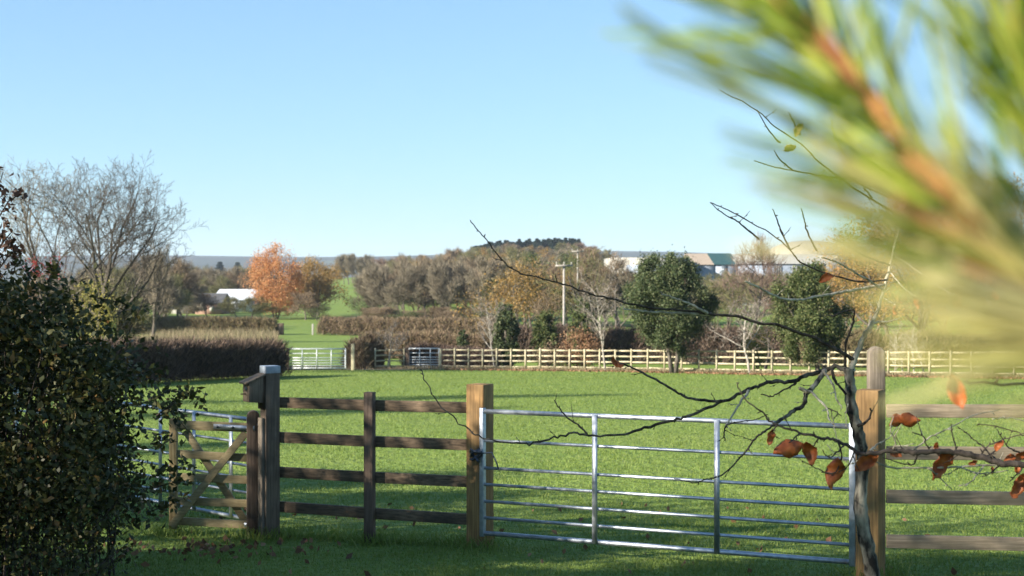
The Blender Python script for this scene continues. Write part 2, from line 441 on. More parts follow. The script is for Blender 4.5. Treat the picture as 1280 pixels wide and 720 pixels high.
# ================================================================== THE SETTING
def build_ground():
    th = np.unique(np.concatenate([np.linspace(-180, 180, 121), np.linspace(-34, 34, 221)]))
    th = th[:-1]                                            # -180 == 180
    rr = np.concatenate([np.linspace(.6, 120, 150), np.geomspace(122, 6500, 130)])
    T, Rr = np.meshgrid(np.radians(th), rr)
    x = Rr * np.sin(T); y = Rr * np.cos(T)
    z = G(x, y)
    V = np.stack([x, y, z], -1).reshape(-1, 3)
    nt, nr = len(th), len(rr)
    i = np.arange(nr - 1)[:, None]; k = np.arange(nt)[None]
    k2 = (k + 1) % nt
    Q = np.stack([i * nt + k, i * nt + k2, (i + 1) * nt + k2, (i + 1) * nt + k], -1).reshape(-1, 4)
    # close the small hole at the centre with quads
    c = len(V); V = np.concatenate([V, [[0, 0, g(0, 0)]]])
    ks = np.arange(0, nt - 1, 2)
    Qc = np.stack([np.full(len(ks), c), (ks + 2) % nt, ks + 1, ks], -1)
    m, nt_, N, L = new_mat('meadow')
    geo = N('ShaderNodeNewGeometry')
    def nz(scale, det=5):
        n = N('ShaderNodeTexNoise'); n.inputs['Scale'].default_value = scale; n.inputs['Detail'].default_value = det
        L(geo.outputs['Position'], n.inputs['Vector']); return n
    big = nz(.05, 4); mid = nz(.8, 6); fine = nz(14, 4)
    r1 = ramp_node(N, [(.118, .17, .034), (.158, .21, .046), (.185, .22, .065)], (.35, .55, .75)); L(mid.outputs[0], r1.inputs[0])
    r2 = ramp_node(N, [(.143, .215, .045), (.12, .19, .037), (.19, .2, .075)], (.3, .55, .8)); L(big.outputs[0], r2.inputs[0])
    mx = N('ShaderNodeMix'); mx.data_type = 'RGBA'; mx.inputs[0].default_value = .45
    L(r1.outputs[0], mx.inputs[6]); L(r2.outputs[0], mx.inputs[7])
    r3 = ramp_node(N, [(.55, .55, .55), (1.3, 1.25, 1.1)], (.3, .7)); L(fine.outputs[0], r3.inputs[0])
    mm = N('ShaderNodeMix'); mm.data_type = 'RGBA'; mm.blend_type = 'MULTIPLY'; mm.inputs[0].default_value = .7
    L(mx.outputs[2], mm.inputs[6]); L(r3.outputs[0], mm.inputs[7])
    sep = N('ShaderNodeVectorMath'); sep.operation = 'LENGTH'; L(geo.outputs['Position'], sep.inputs[0])
    mr = N('ShaderNodeMapRange'); mr.inputs['From Min'].default_value = 900; mr.inputs['From Max'].default_value = 1500; L(sep.outputs['Value'], mr.inputs['Value'])
    wn = nz(.004, 6); rw = ramp_node(N, [(.03, .035, .02), (.05, .05, .03), (.09, .11, .04)], (.4, .6, .72)); L(wn.outputs[0], rw.inputs[0])
    fm = N('ShaderNodeMix'); fm.data_type = 'RGBA'; L(mr.outputs[0], fm.inputs[0]); L(mm.outputs[2], fm.inputs[6]); L(rw.outputs[0], fm.inputs[7])
    b = N('ShaderNodeBsdfPrincipled'); b.inputs['Roughness'].default_value = .85; b.inputs['Specular IOR Level'].default_value = .15
    L(fm.outputs[2], b.inputs['Base Color'])
    bp = N('ShaderNodeBump'); bp.inputs['Strength'].default_value = .9; bp.inputs['Distance'].default_value = .12
    n4 = nz(5, 8); L(n4.outputs[0], bp.inputs['Height']); L(bp.outputs[0], b.inputs['Normal'])
    o = N('ShaderNodeOutputMaterial'); L(b.outputs[0], o.inputs[0])
    ob = part('meadow', mesh_np('meadow', V, np.concatenate([Q, Qc]), True), m, None)
    tag(ob, kind='structure')
build_ground()

M['grass'] = leaf_mat('grass', [(.132, .188, .031), (.163, .225, .041), (.195, .25, .052), (.25, .27, .088)], trans=.4, rough=.6, pos=(0, .4, .8, 1))
M['grass_dry'] = leaf_mat('grass_dry', [(.15, .11, .06), (.26, .2, .115), (.34, .27, .165), (.13, .14, .05)], trans=.3, rough=.8)
M['litter'] = leaf_mat('litter', [(.09, .045, .025), (.2, .1, .05), (.3, .17, .09)], trans=.15, rough=.8)

def build_grass(n=560000, seed=3):
    rg = np.random.default_rng(seed)
    y = 9.5 + (rg.random(n) ** 2.1) * 79
    x = rg.uniform(-1, 1, n) * (y * .39 + .6)
    tall = rg.random(n)
    clump = .75 + .5 * np.sin(x * 2.1 + np.sin(y * 1.7) * 2) * np.sin(y * 2.3 + x)
    h = (.02 + .028 * tall ** 3) * np.clip(clump, .6, 1.3) * (1 + y * .01)
    w = .0035 + .0016 * (y / 12)
    a = rg.uniform(0, 2 * PI, n)
    px, py = np.cos(a) * w, np.sin(a) * w
    lx, ly = rg.normal(0, .55, (2, n)) * h
    z = G(x, y)
    V = np.stack([np.column_stack([x - px, y - py, z - .005]), np.column_stack([x + px, y + py, z - .005]), np.column_stack([x + lx, y + ly, z + h])], 1).reshape(-1, 3)
    ob = part('grass', mesh_np('grass', V, np.arange(3 * n).reshape(n, 3)), M['grass'], None)
    tag(ob, 'short green pasture grass growing around the gate', 'grass', kind='stuff')
build_grass()

def scatter_sticks(name, xy, h, lean, w, mat, label, cat, seed):
    rg = np.random.default_rng(seed); n = len(xy)
    A = np.column_stack([xy, G(xy[:, 0], xy[:, 1])])
    B = A + np.column_stack([rg.normal(0, lean, (n, 2)) * h, h * rg.uniform(.4, 1.2, n)])
    V, Q = sticks_np(A, B, w, w * .3, rg)
    return tag(part(name, mesh_np(name, V, Q), M[mat], None), label, cat, kind='stuff')

# far fence line: from pixel 470 at 92 m to the right, coming closer
FX = np.array([X(465, 91.5), X(556, 92), X(760, 87), X(950, 79.5), X(1180, 73.5), X(1420, 69)]); FY = np.array([91.5, 92, 87, 79.5, 73.5, 69])
def fence_xy(t):
    """t = x along the far fence"""
    return np.interp(t, FX, FY)
rg = np.random.default_rng(8)
tx = rg.uniform(FX[0] - 6, FX[-1], 16000)
xy = np.column_stack([tx, fence_xy(tx) - np.abs(rg.normal(0, .8, 16000)) + .5])
scatter_sticks('dry_grass', xy, .22, .5, .018, 'grass_dry', 'pale dry grass along the foot of the far rail fence', 'dry grass', 4)
tx = rg.uniform(FX[1], FX[-1], 6000)
C = np.column_stack([tx, fence_xy(tx) - np.abs(rg.normal(.3, 1.1, 6000)), np.zeros(6000)]); C[:, 2] = G(C[:, 0], C[:, 1]) + .03
tag(part('leaf_litter', mesh_np('leaf_litter', *leaves_np(C, .16, rg, .7, flat=.6)), M['litter'], None), 'brown fallen leaves under the trees at the far fence', 'leaves', kind='stuff')
# rough tan grass between the hedges on the left
n = 26000
xy = np.column_stack([rg.uniform(-36, -14, n), rg.uniform(78, 160, n)])
xy = xy[(xy[:, 0] < -.165 * xy[:, 1] + 1.5)]
scatter_sticks('rough_grass', xy, 1.0, .25, .02, 'grass_dry', 'tall tan rough grass between the hedges on the left', 'rough grass', 5)
# fallen leaves near the gates
C = np.column_stack([np.concatenate([rg.normal(-2.6, .5, 120), rg.uniform(-4, 4, 90)]), np.concatenate([rg.normal(13.3, .35, 120), rg.uniform(11.8, 17, 90)]), np.zeros(210)])
C[:, 2] = G(C[:, 0], C[:, 1]) + .025
tag(part('fallen_leaves', mesh_np('fallen_leaves', *leaves_np(C, .07, rg, .7, flat=.5)), M['litter'], None), 'brown fallen leaves lying in the grass by the bird box post', 'leaves', kind='stuff')

rg = np.random.default_rng(21)
feet = [(X(600, 13.5), 13.5), (X(1088, 11.62), 11.62), (X(337, 14.1), 14.1), (X(463, 13.76), 13.76), (X(316, 14.18), 14.18), (X(217, 14.35), 14.35), (X(1095, 11.95), 11.95)]
xy = np.concatenate([np.array(f) + rg.normal(0, .12, (170, 2)) + np.array([0, -.06]) for f in feet] + [np.column_stack([rg.uniform(-2.2, -.3, 900), 0 * rg.random(900)])])
m_ = xy[:, 1] == 0; xy[m_, 1] = 14.15 - .33 * (xy[m_, 0] + 2.2) + rg.normal(0, .09, m_.sum())
scatter_sticks('grass_tufts', xy, .11, .45, .005, 'grass', 'longer grass tufts round the feet of the gateposts and the short fence', 'grass', 22)

# gravelly track at the far gates
def strip(name, pts, mat, lift=.03):
    V = []; 
    for (x0, y0, x1, y1) in pts: V += [(x0, y0, g(x0, y0) + lift), (x1, y1, g(x1, y1) + lift)]
    Q = [[2 * i, 2 * i + 1, 2 * i + 3, 2 * i + 2] for i in range(len(pts) - 1)]
    o = part(name, mesh_np(name, V, Q), mat, None); return tag(o, kind='structure')
M['gravel'] = plain_mat('gravel', (.2, .18, .15), (.34, .31, .26), scale=5)
strip('track', [(x, float(fence_xy(max(x, FX[0]))) - 1.7 + .25 * math.sin(x), x, float(fence_xy(max(x, FX[0]))) - .5 + .2 * math.sin(x * 1.7)) for x in np.linspace(-14.2, 3, 24)], M['gravel'])

# ================================================================== NEAR TIMBER AND GATES
gL = Vector((X(606, 13.38), 13.38, 0)); gR = Vector((X(1062, 11.72), 11.72, 0))
gd = (gR - gL).normalized(); gn = Vector((gd.y, -gd.x, 0))      # gn points towards the camera side
if gn.y > 0: gn = -gn
zTL = ZC - 169 * 13.38 / F; zTR = ZC - 188 * 11.72 / F
zBL = ZC - 321.5 * 13.38 / F; zBR = ZC - 357.5 * 11.72 / F

def field_gate(label, A, B, zt0, zt1, zb0, zb1, ups, mat, fr=(0, .24, .465, .6, .738, .873, 1), rt=.0205, rr=.0135, end=.05, group=None, stile_w=.055):
    A = Vector((A[0], A[1], 0)); B = Vector((B[0], B[1], 0)); d = (B - A).normalized(); L = (B - A).length
    nrm = Vector((d.y, -d.x, 0)); nrm = nrm if nrm.y < 0 else -nrm
    org = Vector(((A.x + B.x) / 2, (A.y + B.y) / 2, g((A.x + B.x) / 2, (A.y + B.y) / 2)))
    root = thing('field_gate', org, label, 'gate', group)
    def pt(s, f, off=0):
        zt = zt0 + (zt1 - zt0) * s; zb = zb0 + (zb1 - zb0) * s
        p = A + d * (L * s) + nrm * off; return Vector((p.x, p.y, zt + (zb - zt) * f))
    for i, f in enumerate(fr):
        rad = rt if i in (0, len(fr) - 1) else rr
        MB().tube([pt(0, f), pt(.5, f), pt(1, f)], rad, 10).build('rail', mat, root, True)
    for s in ups:
        MB().box((pt(s, 0, rt + .004) + pt(s, 1, rt + .004)) / 2, d, nrm, (0, 0, 1), .023, .004, (pt(s, 0) - pt(s, 1)).z / 2 + .01).build('upright', mat, root)
    for s, w in ((0, stile_w * .8), (1, stile_w)):
        e = -1 if s == 0 else 1
        c = (pt(s, 0) + pt(s, 1)) / 2 + d * (e * w / 2)
        MB().box(c, d, nrm, (0, 0, 1), w / 2, .024, (pt(s, 0) - pt(s, 1)).z / 2 + .03).build('stile', mat, root, bevel=.006)
    return root, pt

fg, fpt = field_gate('galvanised seven bar field gate between the two square wooden posts in the foreground', gL, gR, zTL, zTR, zBL, zBR, (.3336, .6694), M['galv'])
# hinge at the right, latch loop at the left
for f in (.13, .93):
    q = fpt(1, f) + gd * .06
    MB().tube([q + gn * .0, q + gd * .11], .012, 8).build('hinge', M['steel_dark'], fg, True)
# chain and cord tied round the left gatepost
ch = thing('gate_chain', fpt(0, .36) + gn * .03, 'dark chain and blue cord tying the field gate to its left post', 'chain')
rd = random.Random(4); mb = MB(); c0 = fpt(0, .34)
pts = []
for k in range(26):
    a = k * .9
    pts.append(c0 - gd * (.06 + .055 * math.cos(a) + rd.uniform(-.02, .02)) + gn * (.06 + .02 * math.sin(a * 1.3)) + Vector((0, 0, .05 * math.sin(a * .7) - .02 + rd.uniform(-.015, .015))))
mb.tube(pts, .011, 6).build('chain', M['steel_dark'], ch, True)
MB().tube([c0 - gd * .1 + gn * .05, c0 + gn * .05, c0 + gd * .09 + gn * .03 + Vector((0, 0, .01)), c0 + gd * .13 + gn * .03 - Vector((0, 0, .06)), c0 + gd * .16 + gn * .03 - Vector((0, 0, .13))], .007, 6).build('cord', M['steel_dark'], ch, True)

def square_post(label, x, y, s, ztop, dirv, mat, cat='gatepost', name='gatepost', s2=None, group=None):
    z0 = g(x, y); root = thing(name, (x, y, z0), label, cat, group)
    dv = Vector((dirv[0], dirv[1], 0)).normalized(); nv = Vector((dv.y, -dv.x, 0))
    zb = z0 - .15
    MB().box((x, y, (ztop + zb) / 2), dv, nv, (0, 0, 1), s / 2, (s2 or s) / 2, (ztop - zb) / 2).build('post', mat, root, bevel=.006)
    return root, dv, nv

lp = (X(600, 13.5), 13.5)
square_post('stout square gatepost at the latch end of the field gate, chain round it', lp[0], lp[1], .178, ZC - 135 * 13.5 / F, gd, M['wood_post'])
rp = (X(1088, 11.62), 11.62)
square_post('stout square brown gatepost at the hinge end of the field gate behind the sapling', rp[0], rp[1], .178, ZC - 142 * 11.62 / F, gd, M['wood_post'])

def round_top(mb, c, ax, ay, hw, ht, z0, z1, seg=10):
    """board of half width hw (ax) and half thickness ht (ay) whose top is a half round"""
    ax, ay = Vector(ax), Vector(ay); zc = z1 - hw
    prof = [(-hw, z0), (hw, z0)] + [(hw * math.cos(a), zc + hw * math.sin(a)) for a in np.linspace(0, PI, seg)]
    n = len(prof); V = []
    for s in (-1, 1):
        for u, z in prof: V.append(tuple(Vector((c[0], c[1], 0)) + ax * u + ay * (s * ht) + Vector((0, 0, z))))
    Q = [[i, (i + 1) % n, n + (i + 1) % n, n + i] for i in range(n)]
    for s in (0, n):                 # faces as quads: pair up across the symmetric outline
        f = [s + 1, s + 0] ; lo, hi = 0, 1
        left = [0] + list(range(n - 1, 2 + seg // 2 - 1, -1)); right = [1] + list(range(2, 2 + seg // 2))
        for a in range(len(left) - 1):
            q = [s + left[a], s + right[a], s + right[a + 1], s + left[a + 1]]
            Q.append(q if s else q[::-1])
    return mb.add(V, Q)

sp = (X(1095, 11.95), 11.95)
bp_ = thing('fence_post', (sp[0], sp[1], g(*sp)), 'tall weathered grey post with a rounded top rising behind the hinge gatepost', 'fence post')
round_top(MB(), sp, (1, 0, 0), (0, 1, 0), .063, .05, g(*sp) - .1, ZC - 88 * 11.95 / F).build('post', M['wood_post_grey'], bp_, bevel=.006)

# ---- fence left of the field gate
fa = Vector((X(349, 14.12), 14.12, 0)); fb = Vector((X(584, 13.55), 13.55, 0)); fd = (fb - fa).normalized(); fn = Vector((fd.y, -fd.x, 0)); fn = fn if fn.y < 0 else -fn
fc = (fa + fb) / 2
fence = thing('rail_fence', (fc.x, fc.y, g(fc.x, fc.y)), 'short dark four rail wooden fence between the bird box post and the field gate', 'fence')
mx_ = Vector((X(463, 13.82), 13.82, 0))
for yl, yr in ((503, 509.5), (546.5, 556), (590, 602), (633, 649)):
    mid = (yl + yr) / 2 + .4
    for (p, q, ya, yb) in ((fa, mx_, yl, mid), (mx_, fb, mid, yr)):
        A = Vector((p.x, p.y, ZC - (ya - HY) * p.y / F)); B = Vector((q.x, q.y, ZC - (yb - HY) * q.y / F))
        MB().bar(A + fn * .0, B, .036, .098).build('rail', M['wood_rail'], fence, bevel=.004)
pz = ZC - 145 * 13.76 / F
MB().box((mx_.x, mx_.y - .065, (pz + g(mx_.x, mx_.y) - .1) / 2), fd, fn, (0, 0, 1), .043, .04, (pz - g(mx_.x, mx_.y) + .1) / 2).build('post', M['wood_dark_v'], fence, bevel=.004)

# ---- fence right of the field gate
rf = thing('rail_fence', (3.9, 11.5, g(3.9, 11.5)), 'pale grey wooden rail fence running right from the hinge gatepost', 'fence')
r0 = Vector((X(1108, 11.5), 11.5, 0)); r1_ = Vector((4.62, 11.46, 0)); r2_ = Vector((6.5, 11.42, 0))
for (ya, yb) in ((513.5, 514), (566, 567.5), (620.5, 624), (676.5, 681)):
    mz = yb + (yb - ya) * .4
    for (p, q, y0, y1) in ((r0, r1_, ya, mz), (r1_, r2_, mz, mz + 2)):
        MB().bar(Vector((p.x, p.y, ZC - (y0 - HY) * p.y / F)), Vector((q.x, q.y, ZC - (y1 - HY) * q.y / F)), .038, .1).build('rail', M['wood_rail_pale'], rf, bevel=.004)
for q in (r1_, r2_):
    MB().box((q.x, q.y - .06, g(q.x, q.y) + .6), (1, 0, 0), (0, 1, 0), (0, 0, 1), .05, .04, .7).build('post', M['wood_post_grey'], rf, bevel=.004)

# ---- tall post carrying the bird box
tp = Vector((X(337.5, 14.1), 14.1, 0)); tdir = Vector((.53, .85, 0)).normalized()
tf = Vector((-.85, -.53, 0)).normalized(); tr_ = Vector((.53, -.85, 0)).normalized()       # left facing and right facing sides
tz = ZC - 120 * 14.1 / F
tall = thing('tall_post', (tp.x, tp.y, g(tp.x, tp.y)), 'tall weathered square post with a pale painted cap carrying the bird box', 'post')
zb = g(tp.x, tp.y) - .15
MB().box((tp.x, tp.y, (tz + zb) / 2), tf, tr_, (0, 0, 1), .07, .07, (tz - zb) / 2).build('post', M['wood_tall'], tall, bevel=.005)
MB().box((tp.x, tp.y, tz + .025), tf, tr_, (0, 0, 1), .074, .074, .034).build('cap', M['cap_paint'], tall, bevel=.004)
pc = tp + tf * .0865
MB().box((pc.x, pc.y, (tz - .42 + zb) / 2), tf, tr_, (0, 0, 1), .0145, .05, (tz - .42 - zb) / 2).build('batten', M['wood_post_grey'], tall, bevel=.004)

bb = tp + tf * .072
bz = ZC - (503 - HY) * 14.05 / F
box = thing('bird_box', (bb.x, bb.y, bz), 'small wooden bird box with a sloping lid on the side of the tall post', 'bird box')
mb = MB(); D, Wd, Hf, Hb = .165, .15, .185, .24
def bbp(u, w, z): q = bb + tf * u + tr_ * w; return (q.x, q.y, bz + z)
V = [bbp(u, w, z) for w in (-Wd / 2, Wd / 2) for (u, z) in ((0.03, 0), (D, 0.012), (D, Hf), (0.03, Hb))]
mb.add(V, [[0, 1, 2, 3], [7, 6, 5, 4], [0, 4, 5, 1], [1, 5, 6, 2], [2, 6, 7, 3], [3, 7, 4, 0]]).build('body', M['wood_tall'], box, bevel=.003)
V = [bbp(u, w, z) for dz in (0, .018) for (u, w, z) in ((.004, -Wd / 2 - .012, Hb + .012 + dz), (D + .035, -Wd / 2 - .012, Hf - .01 + dz), (D + .035, Wd / 2 + .012, Hf - .01 + dz), (.004, Wd / 2 + .012, Hb + .012 + dz))]
MB().add(V, [[3, 2, 1, 0], [4, 5, 6, 7], [0, 1, 5, 4], [1, 2, 6, 5], [2, 3, 7, 6], [3, 0, 4, 7]]).build('lid', M['wood_tall'], box, bevel=.003)
V = [bbp(u, w, z) for u in (.004, .027) for (w, z) in ((-.05, -.06), (.05, -.06), (.05, Hb + .005), (-.05, Hb + .005))]
MB().add(V, [[0, 1, 2, 3], [7, 6, 5, 4], [0, 4, 5, 1], [1, 5, 6, 2], [2, 6, 7, 3], [3, 7, 4, 0]]).build('back_board', M['wood_dark_v'], box)
MB().tube([bbp(D - .004, 0, .13), bbp(D + .003, 0, .13)], .02, 14).build('entrance_hole', M['steel_dark'], box)
MB().tube([bbp(D - .01, 0, .085), bbp(D + .05, 0, .085)], .006, 8).build('perch', M['wood_dark_v'], box, True)

# ---- wicket gate
def wp(px, py, d): return P(px, py, d)
wk = thing('wicket_gate', (X(265, 14.3), 14.3, g(X(265, 14.3), 14.3)), 'small pale wooden wicket gate with crossed braces beside the left bush', 'gate')
dW = 14.3
for (yl, yr) in ((531, 534.5), (567, 572.5), (596, 600), (626, 629.5), (651, 656)):
    MB().bar(wp(219, yl, dW + .05), wp(312, yr, dW - .05), .024, .075 if yl > 540 else .085).build('rail', M['wood_wicket'], wk, bevel=.003)
MB().bar(wp(307, 541, dW - .095), wp(214, 658, dW + .0), .024, .07, (0, 0, 1)).build('brace', M['wood_wicket'], wk, bevel=.003)
MB().bar(wp(232, 538, dW + .085), wp(308, 653, dW + .0), .024, .07, (0, 0, 1)).build('brace', M['wood_wicket'], wk, bevel=.003)
MB().box(tuple((wp(217, 523, dW + .05) + wp(217, 661, dW + .05)) / 2), (1, 0, 0), (0, 1, 0), (0, 0, 1), .036, .036, (661 - 523) * dW / F / 2).build('stile', M['wood_wicket_v'], wk, bevel=.004)
hs = wp(316.5, 600, 14.18)
round_top(MB(), hs, (.97, .2, 0), (-.2, .97, 0), .06, .055, ZC - (673 - HY) * 14.18 / F, ZC - (513 - HY) * 14.18 / F).build('hanging_stile', M['wood_dark_v'], wk, bevel=.004)
st = MB().bar(wp(267, 533, dW - .055), wp(318, 535.5, dW - .175), .006, .045).build('strap_hinge', M['galv'], wk)
for px in (272, 291, 309): 
    q = wp(px, 533.2 + (px - 267) * .045, dW - .058 - (px - 267) / 51 * .12)
    MB().tube([q, q + Vector((0, -.014, 0))], .011, 8).build('bolt', M['steel_dark'], st, True)
MB().box(wp(309, 656, dW - .08), (1, 0, 0), (0, 1, 0), (0, 0, 1), .03, .006, .02).build('lower_hinge', M['galv'], wk)
MB().tube([wp(322, 530, 14.14), wp(326, 534, 14.12), wp(326, 541, 14.12)], .014, 8).build('hook', M['steel_dark'], wk, True)

# ---- second galvanised gate behind the wicket
bA = (X(192, 15.9) - 1.9, 15.9 + 1.45); bB = (X(310, 15.02), 15.02)
sl = lambda px: (px - 192) / (310 - 192)
zt = lambda px, y0, d0, y1, d1: None
Lx = bB[0] - bA[0]
def zl(x, za, zb_): return za + (zb_ - za) * (x - X(192, 15.9)) / (bB[0] - X(192, 15.9))
ztA, ztB = ZC - 164 * 15.9 / F, ZC - 179 * 15.02 / F
zbA, zbB = ZC - 281 * 15.9 / F, ZC - 304 * 15.02 / F
ups = [((X(px, 15.9 - .88 * sl(px)) - bA[0]) / Lx) for px in (203, 245, 291)] + [.22]
field_gate('galvanised field gate standing open behind the small wooden wicket gate', bA, bB, zl(bA[0], ztA, ztB), ztB, zl(bA[0], zbA, zbB), zbB, ups, M['galv'])

# ================================================================== FAR FENCES AND GATES
def far_fence(label, xs, ztop_h=1.22, ys=None, post=.9, group=None):
    x0, x1 = xs; n = max(2, int(round((x1 - x0) / post)) + 1)
    px = np.linspace(x0, x1, n); py = fence_xy(px) if ys is None else np.interp(px, [x0, x1], ys)
    c = n // 2; org = (px[c], py[c], g(px[c], py[c]))
    root = thing('post_and_rail_fence', org, label, 'fence', group)
    rd = random.Random(int(x0 * 7) + 5)
    me = None
    for i in range(n):
        hgt = ztop_h + rd.uniform(.0, .09)
        o = MB().box((px[i], py[i], g(px[i], py[i]) + hgt / 2 - .05), (1, 0, 0), (0, 1, 0), (0, 0, 1), .045, .035, hgt / 2 + .05).build('post', M['wood_far'], root)
    for f in (.18, .47, .76, 1.04):
        m = MB()
        for i in range(n - 1):
            a = Vector((px[i], py[i] + .06, g(px[i], py[i]) + f * 1.12 + rd.uniform(-.02, .02))); b = Vector((px[i + 1], py[i + 1] + .06, g(px[i + 1], py[i + 1]) + f * 1.12 + rd.uniform(-.02, .02)))
            m.bar(a, b, .03, .08)
        m.build('rail', M['wood_far'], root)
    return root
far_fence('long pale post and rail fence across the far side of the field', (X(551, 92), X(1380, 69.6)), post=.86)
far_fence('short pale rail fence between the bramble and the small far gate', (X(470, 91.5), X(505, 92)), ys=(91, 92))
far_fence('pale rail fence stub left of the far white gate', (X(318, 90), X(352, 89)), ys=(91, 89))

def far_gate(label, xa, xb, y, ups, h=1.12):
    za, zb_ = g(xa, y) + .14, g(xb, y) + .14
    return field_gate(label, (xa, y), (xb, y), za + h, zb_ + h, za, zb_, ups, M['galv_far'], rt=.04, rr=.026, stile_w=.07)
far_gate('pale metal field gate standing before the far green pasture', X(361, 88.8), X(431, 88.8), 88.8, (.24, .5, .76))
far_gate('grey metal gate in the far fence in front of dark brambles', X(512, 92), X(548, 92), 92, (.35, .72))
def far_post(label, px, d, pyt, s, mat='wood_far'):
    x = X(px, d); square_post(label, x, d, s, ZC - (pyt - HY) * d / F, (1, 0), M[mat], 'gatepost', 'gatepost')
far_post('pale post left of the far white gate', 354.5, 89, 436, .2)
far_post('dark post at the latch side of the far white gate', 359.5, 88.75, 435, .16, 'wood_dark_v')
far_post('tall pale post right of the far white gate beside the bramble', 441, 88.8, 430, .18)
far_post('dark post at the left end of the small grey far gate', 509.5, 92, 437, .22, 'wood_dark_v')
far_post('pale post at the right end of the small grey far gate', 550, 92, 441, .16)
far_post('dark wooden corner post by the distant hedge gap', 351, 168, 404, .6, 'wood_dark_v')
far_post('thin white post in the distant hedge gap', 391, 168, 405, .2, 'white_wall')
# cottage hedges, left to right and near to far
hedge('clipped_hedge', (X(40, 52) - 3, 50), (X(346, 75), 75), 1.5, 1.75, 52000, 'hedge_dark', 'dark brown clipped hedge running away behind the left bush', seed=11, wd=.016, ln=.45, bump=.05, taper=.1)
hedge('clipped_hedge', (X(150, 172), 172), (X(346, 168), 168), 1.8, 1.9, 26000, 'hedge_olive', 'low olive brown hedge beyond the rough grass on the left', seed=12, wd=.024, ln=.5, bump=.04)
hedge('clipped_hedge', (X(398, 166), 168), (X(640, 160), 160), 2.0, 1.95, 30000, 'hedge_tan', 'long tan hedge below the wood starting at the hedge gap', seed=13, wd=.024, ln=.5, bump=.06)
hedge('clipped_hedge', (X(452, 106), 108), (X(640, 104), 104), 1.7, 1.75, 34000, 'hedge_tan', 'brown hedge behind the small grey far gate', seed=14, wd=.02, ln=.5, bump=.12)
hedge('clipped_hedge', (X(640, 103), 103), (X(1000, 98), 98), 2.6, 2.4, 34000, 'hedge_dark', 'dark brown hedge behind the holm oaks and the far fence', seed=15, wd=.02, ln=.5, bump=.15)
hedge('clipped_hedge', (X(1000, 97), 97), (X(1420, 92), 92), 2.4, 2.3, 30000, 'hedge_olive', 'olive hedge on the right behind the pale far fence', seed=16, wd=.02, ln=.5, bump=.15)
hedge('bramble', (X(440, 90.8), 90.8), (X(472, 92.6), 92.6), 1.5, 2.0, 11000, 'hedge_tan', 'yellow brown bramble beside the tall pale far post', 'bramble', seed=17, wd=.018, ln=.5)
hedge('bramble', (X(506, 93.8), 93.8), (X(560, 94.4), 94.4), 1.3, 1.35, 12000, 'hedge_dark', 'dark bramble right behind the small grey far gate', 'bramble', seed=18, wd=.02, ln=.5)
hedge('bramble', (X(552, 94.2), 94.2), (X(620, 92), 92), 1.2, 1.2, 12000, 'twig_red', 'reddish brown bramble behind the left end of the far fence', 'bramble', seed=19, wd=.018, ln=.45)

# utility poles
def pole(label, px, d, pyt, arm=.55):
    x = X(px, d); z0 = g(x, d); zt_ = ZC - (pyt - HY) * d / F
    r = thing('utility_pole', (x, d, z0), label, 'utility pole')
    MB().tube([(x, d, z0 - .2), (x, d, (z0 + zt_) / 2), (x, d, zt_)], [.105, .09, .075], 8).build('pole', M['wood_far_grey'], r, True)
    MB().box((x, d - .12, zt_ - .12), (1, .15, 0), (-.15, 1, 0), (0, 0, 1), arm, .05, .06).build('crossarm', M['wood_far_grey'], r)
    for s in (-.85, 0, .85):
        MB().tube([(x + s * arm, d - .12 + s * arm * .15, zt_ - .06), (x + s * arm, d - .12 + s * arm * .15, zt_ + .14)], [.05, .035], 6).build('insulator', M['white_wall'], r, True)
M['wood_far_grey'] = wood_mat('wood_far_grey', (.24, .215, .19), (.36, .33, .29), (.2, .175, .15), vert=True)
pole('pale wooden utility pole with a crossarm standing before the wood', 705, 108, 330, .62)
pole('smaller distant utility pole half hidden in the trees', 722, 190, 313, .8)

# ================================================================== BUILDINGS
def building(label, px0, px1, d, py_eave, depth, wall, cat='building', name='building', bays=(), roof=None, roof_py=None, split=None):
    x0, x1 = X(px0, d), X(px1, d); z0 = min(g(x0, d), g(x1, d)) - .5; ze = ZC - (py_eave - HY) * d / F
    r = thing(name, ((x0 + x1) / 2, d, z0), label, cat)
    MB().box(((x0 + x1) / 2, d + depth / 2, (z0 + ze) / 2), (1, 0, 0), (0, 1, 0), (0, 0, 1), (x1 - x0) / 2, depth / 2, (ze - z0) / 2).build('wall', M[wall], r)
    for (a, b, t0, t1, mat, nm) in bays:
        xa, xb = X(a, d), X(b, d); za, zb_ = ZC - (t0 - HY) * d / F, ZC - (t1 - HY) * d / F
        f = MB().box(((xa + xb) / 2, d - .06, (za + zb_) / 2), (1, 0, 0), (0, 1, 0), (0, 0, 1), (xb - xa) / 2, .05, (za - zb_) / 2).build(nm, M[mat], r)
        if nm == 'window':
            m = MB()
            for q in np.linspace(xa, xb, 4): m.box((q, d - .14, (za + zb_) / 2), (1, 0, 0), (0, 1, 0), (0, 0, 1), .06, .03, (za - zb_) / 2 + .06)
            m.box(((xa + xb) / 2, d - .14, za + .1), (1, 0, 0), (0, 1, 0), (0, 0, 1), (xb - xa) / 2, .03, .04)
            m.build('frame', M['white_wall'], f)
    if roof and roof_py is not None:
        zr = ZC - (roof_py - HY) * d / F
        V = [(x0 - .3, d - .3, ze), (x1 + .3, d - .3, ze), (x1 + .3, d + depth + .3, ze), (x0 - .3, d + depth + .3, ze), (x0 - .3, d + depth / 2, zr), (x1 + .3, d + depth / 2, zr)]
        V = [(a, b, c + .01) for a, b, c in V]
        roofmesh(r, V, M[roof])
    return r

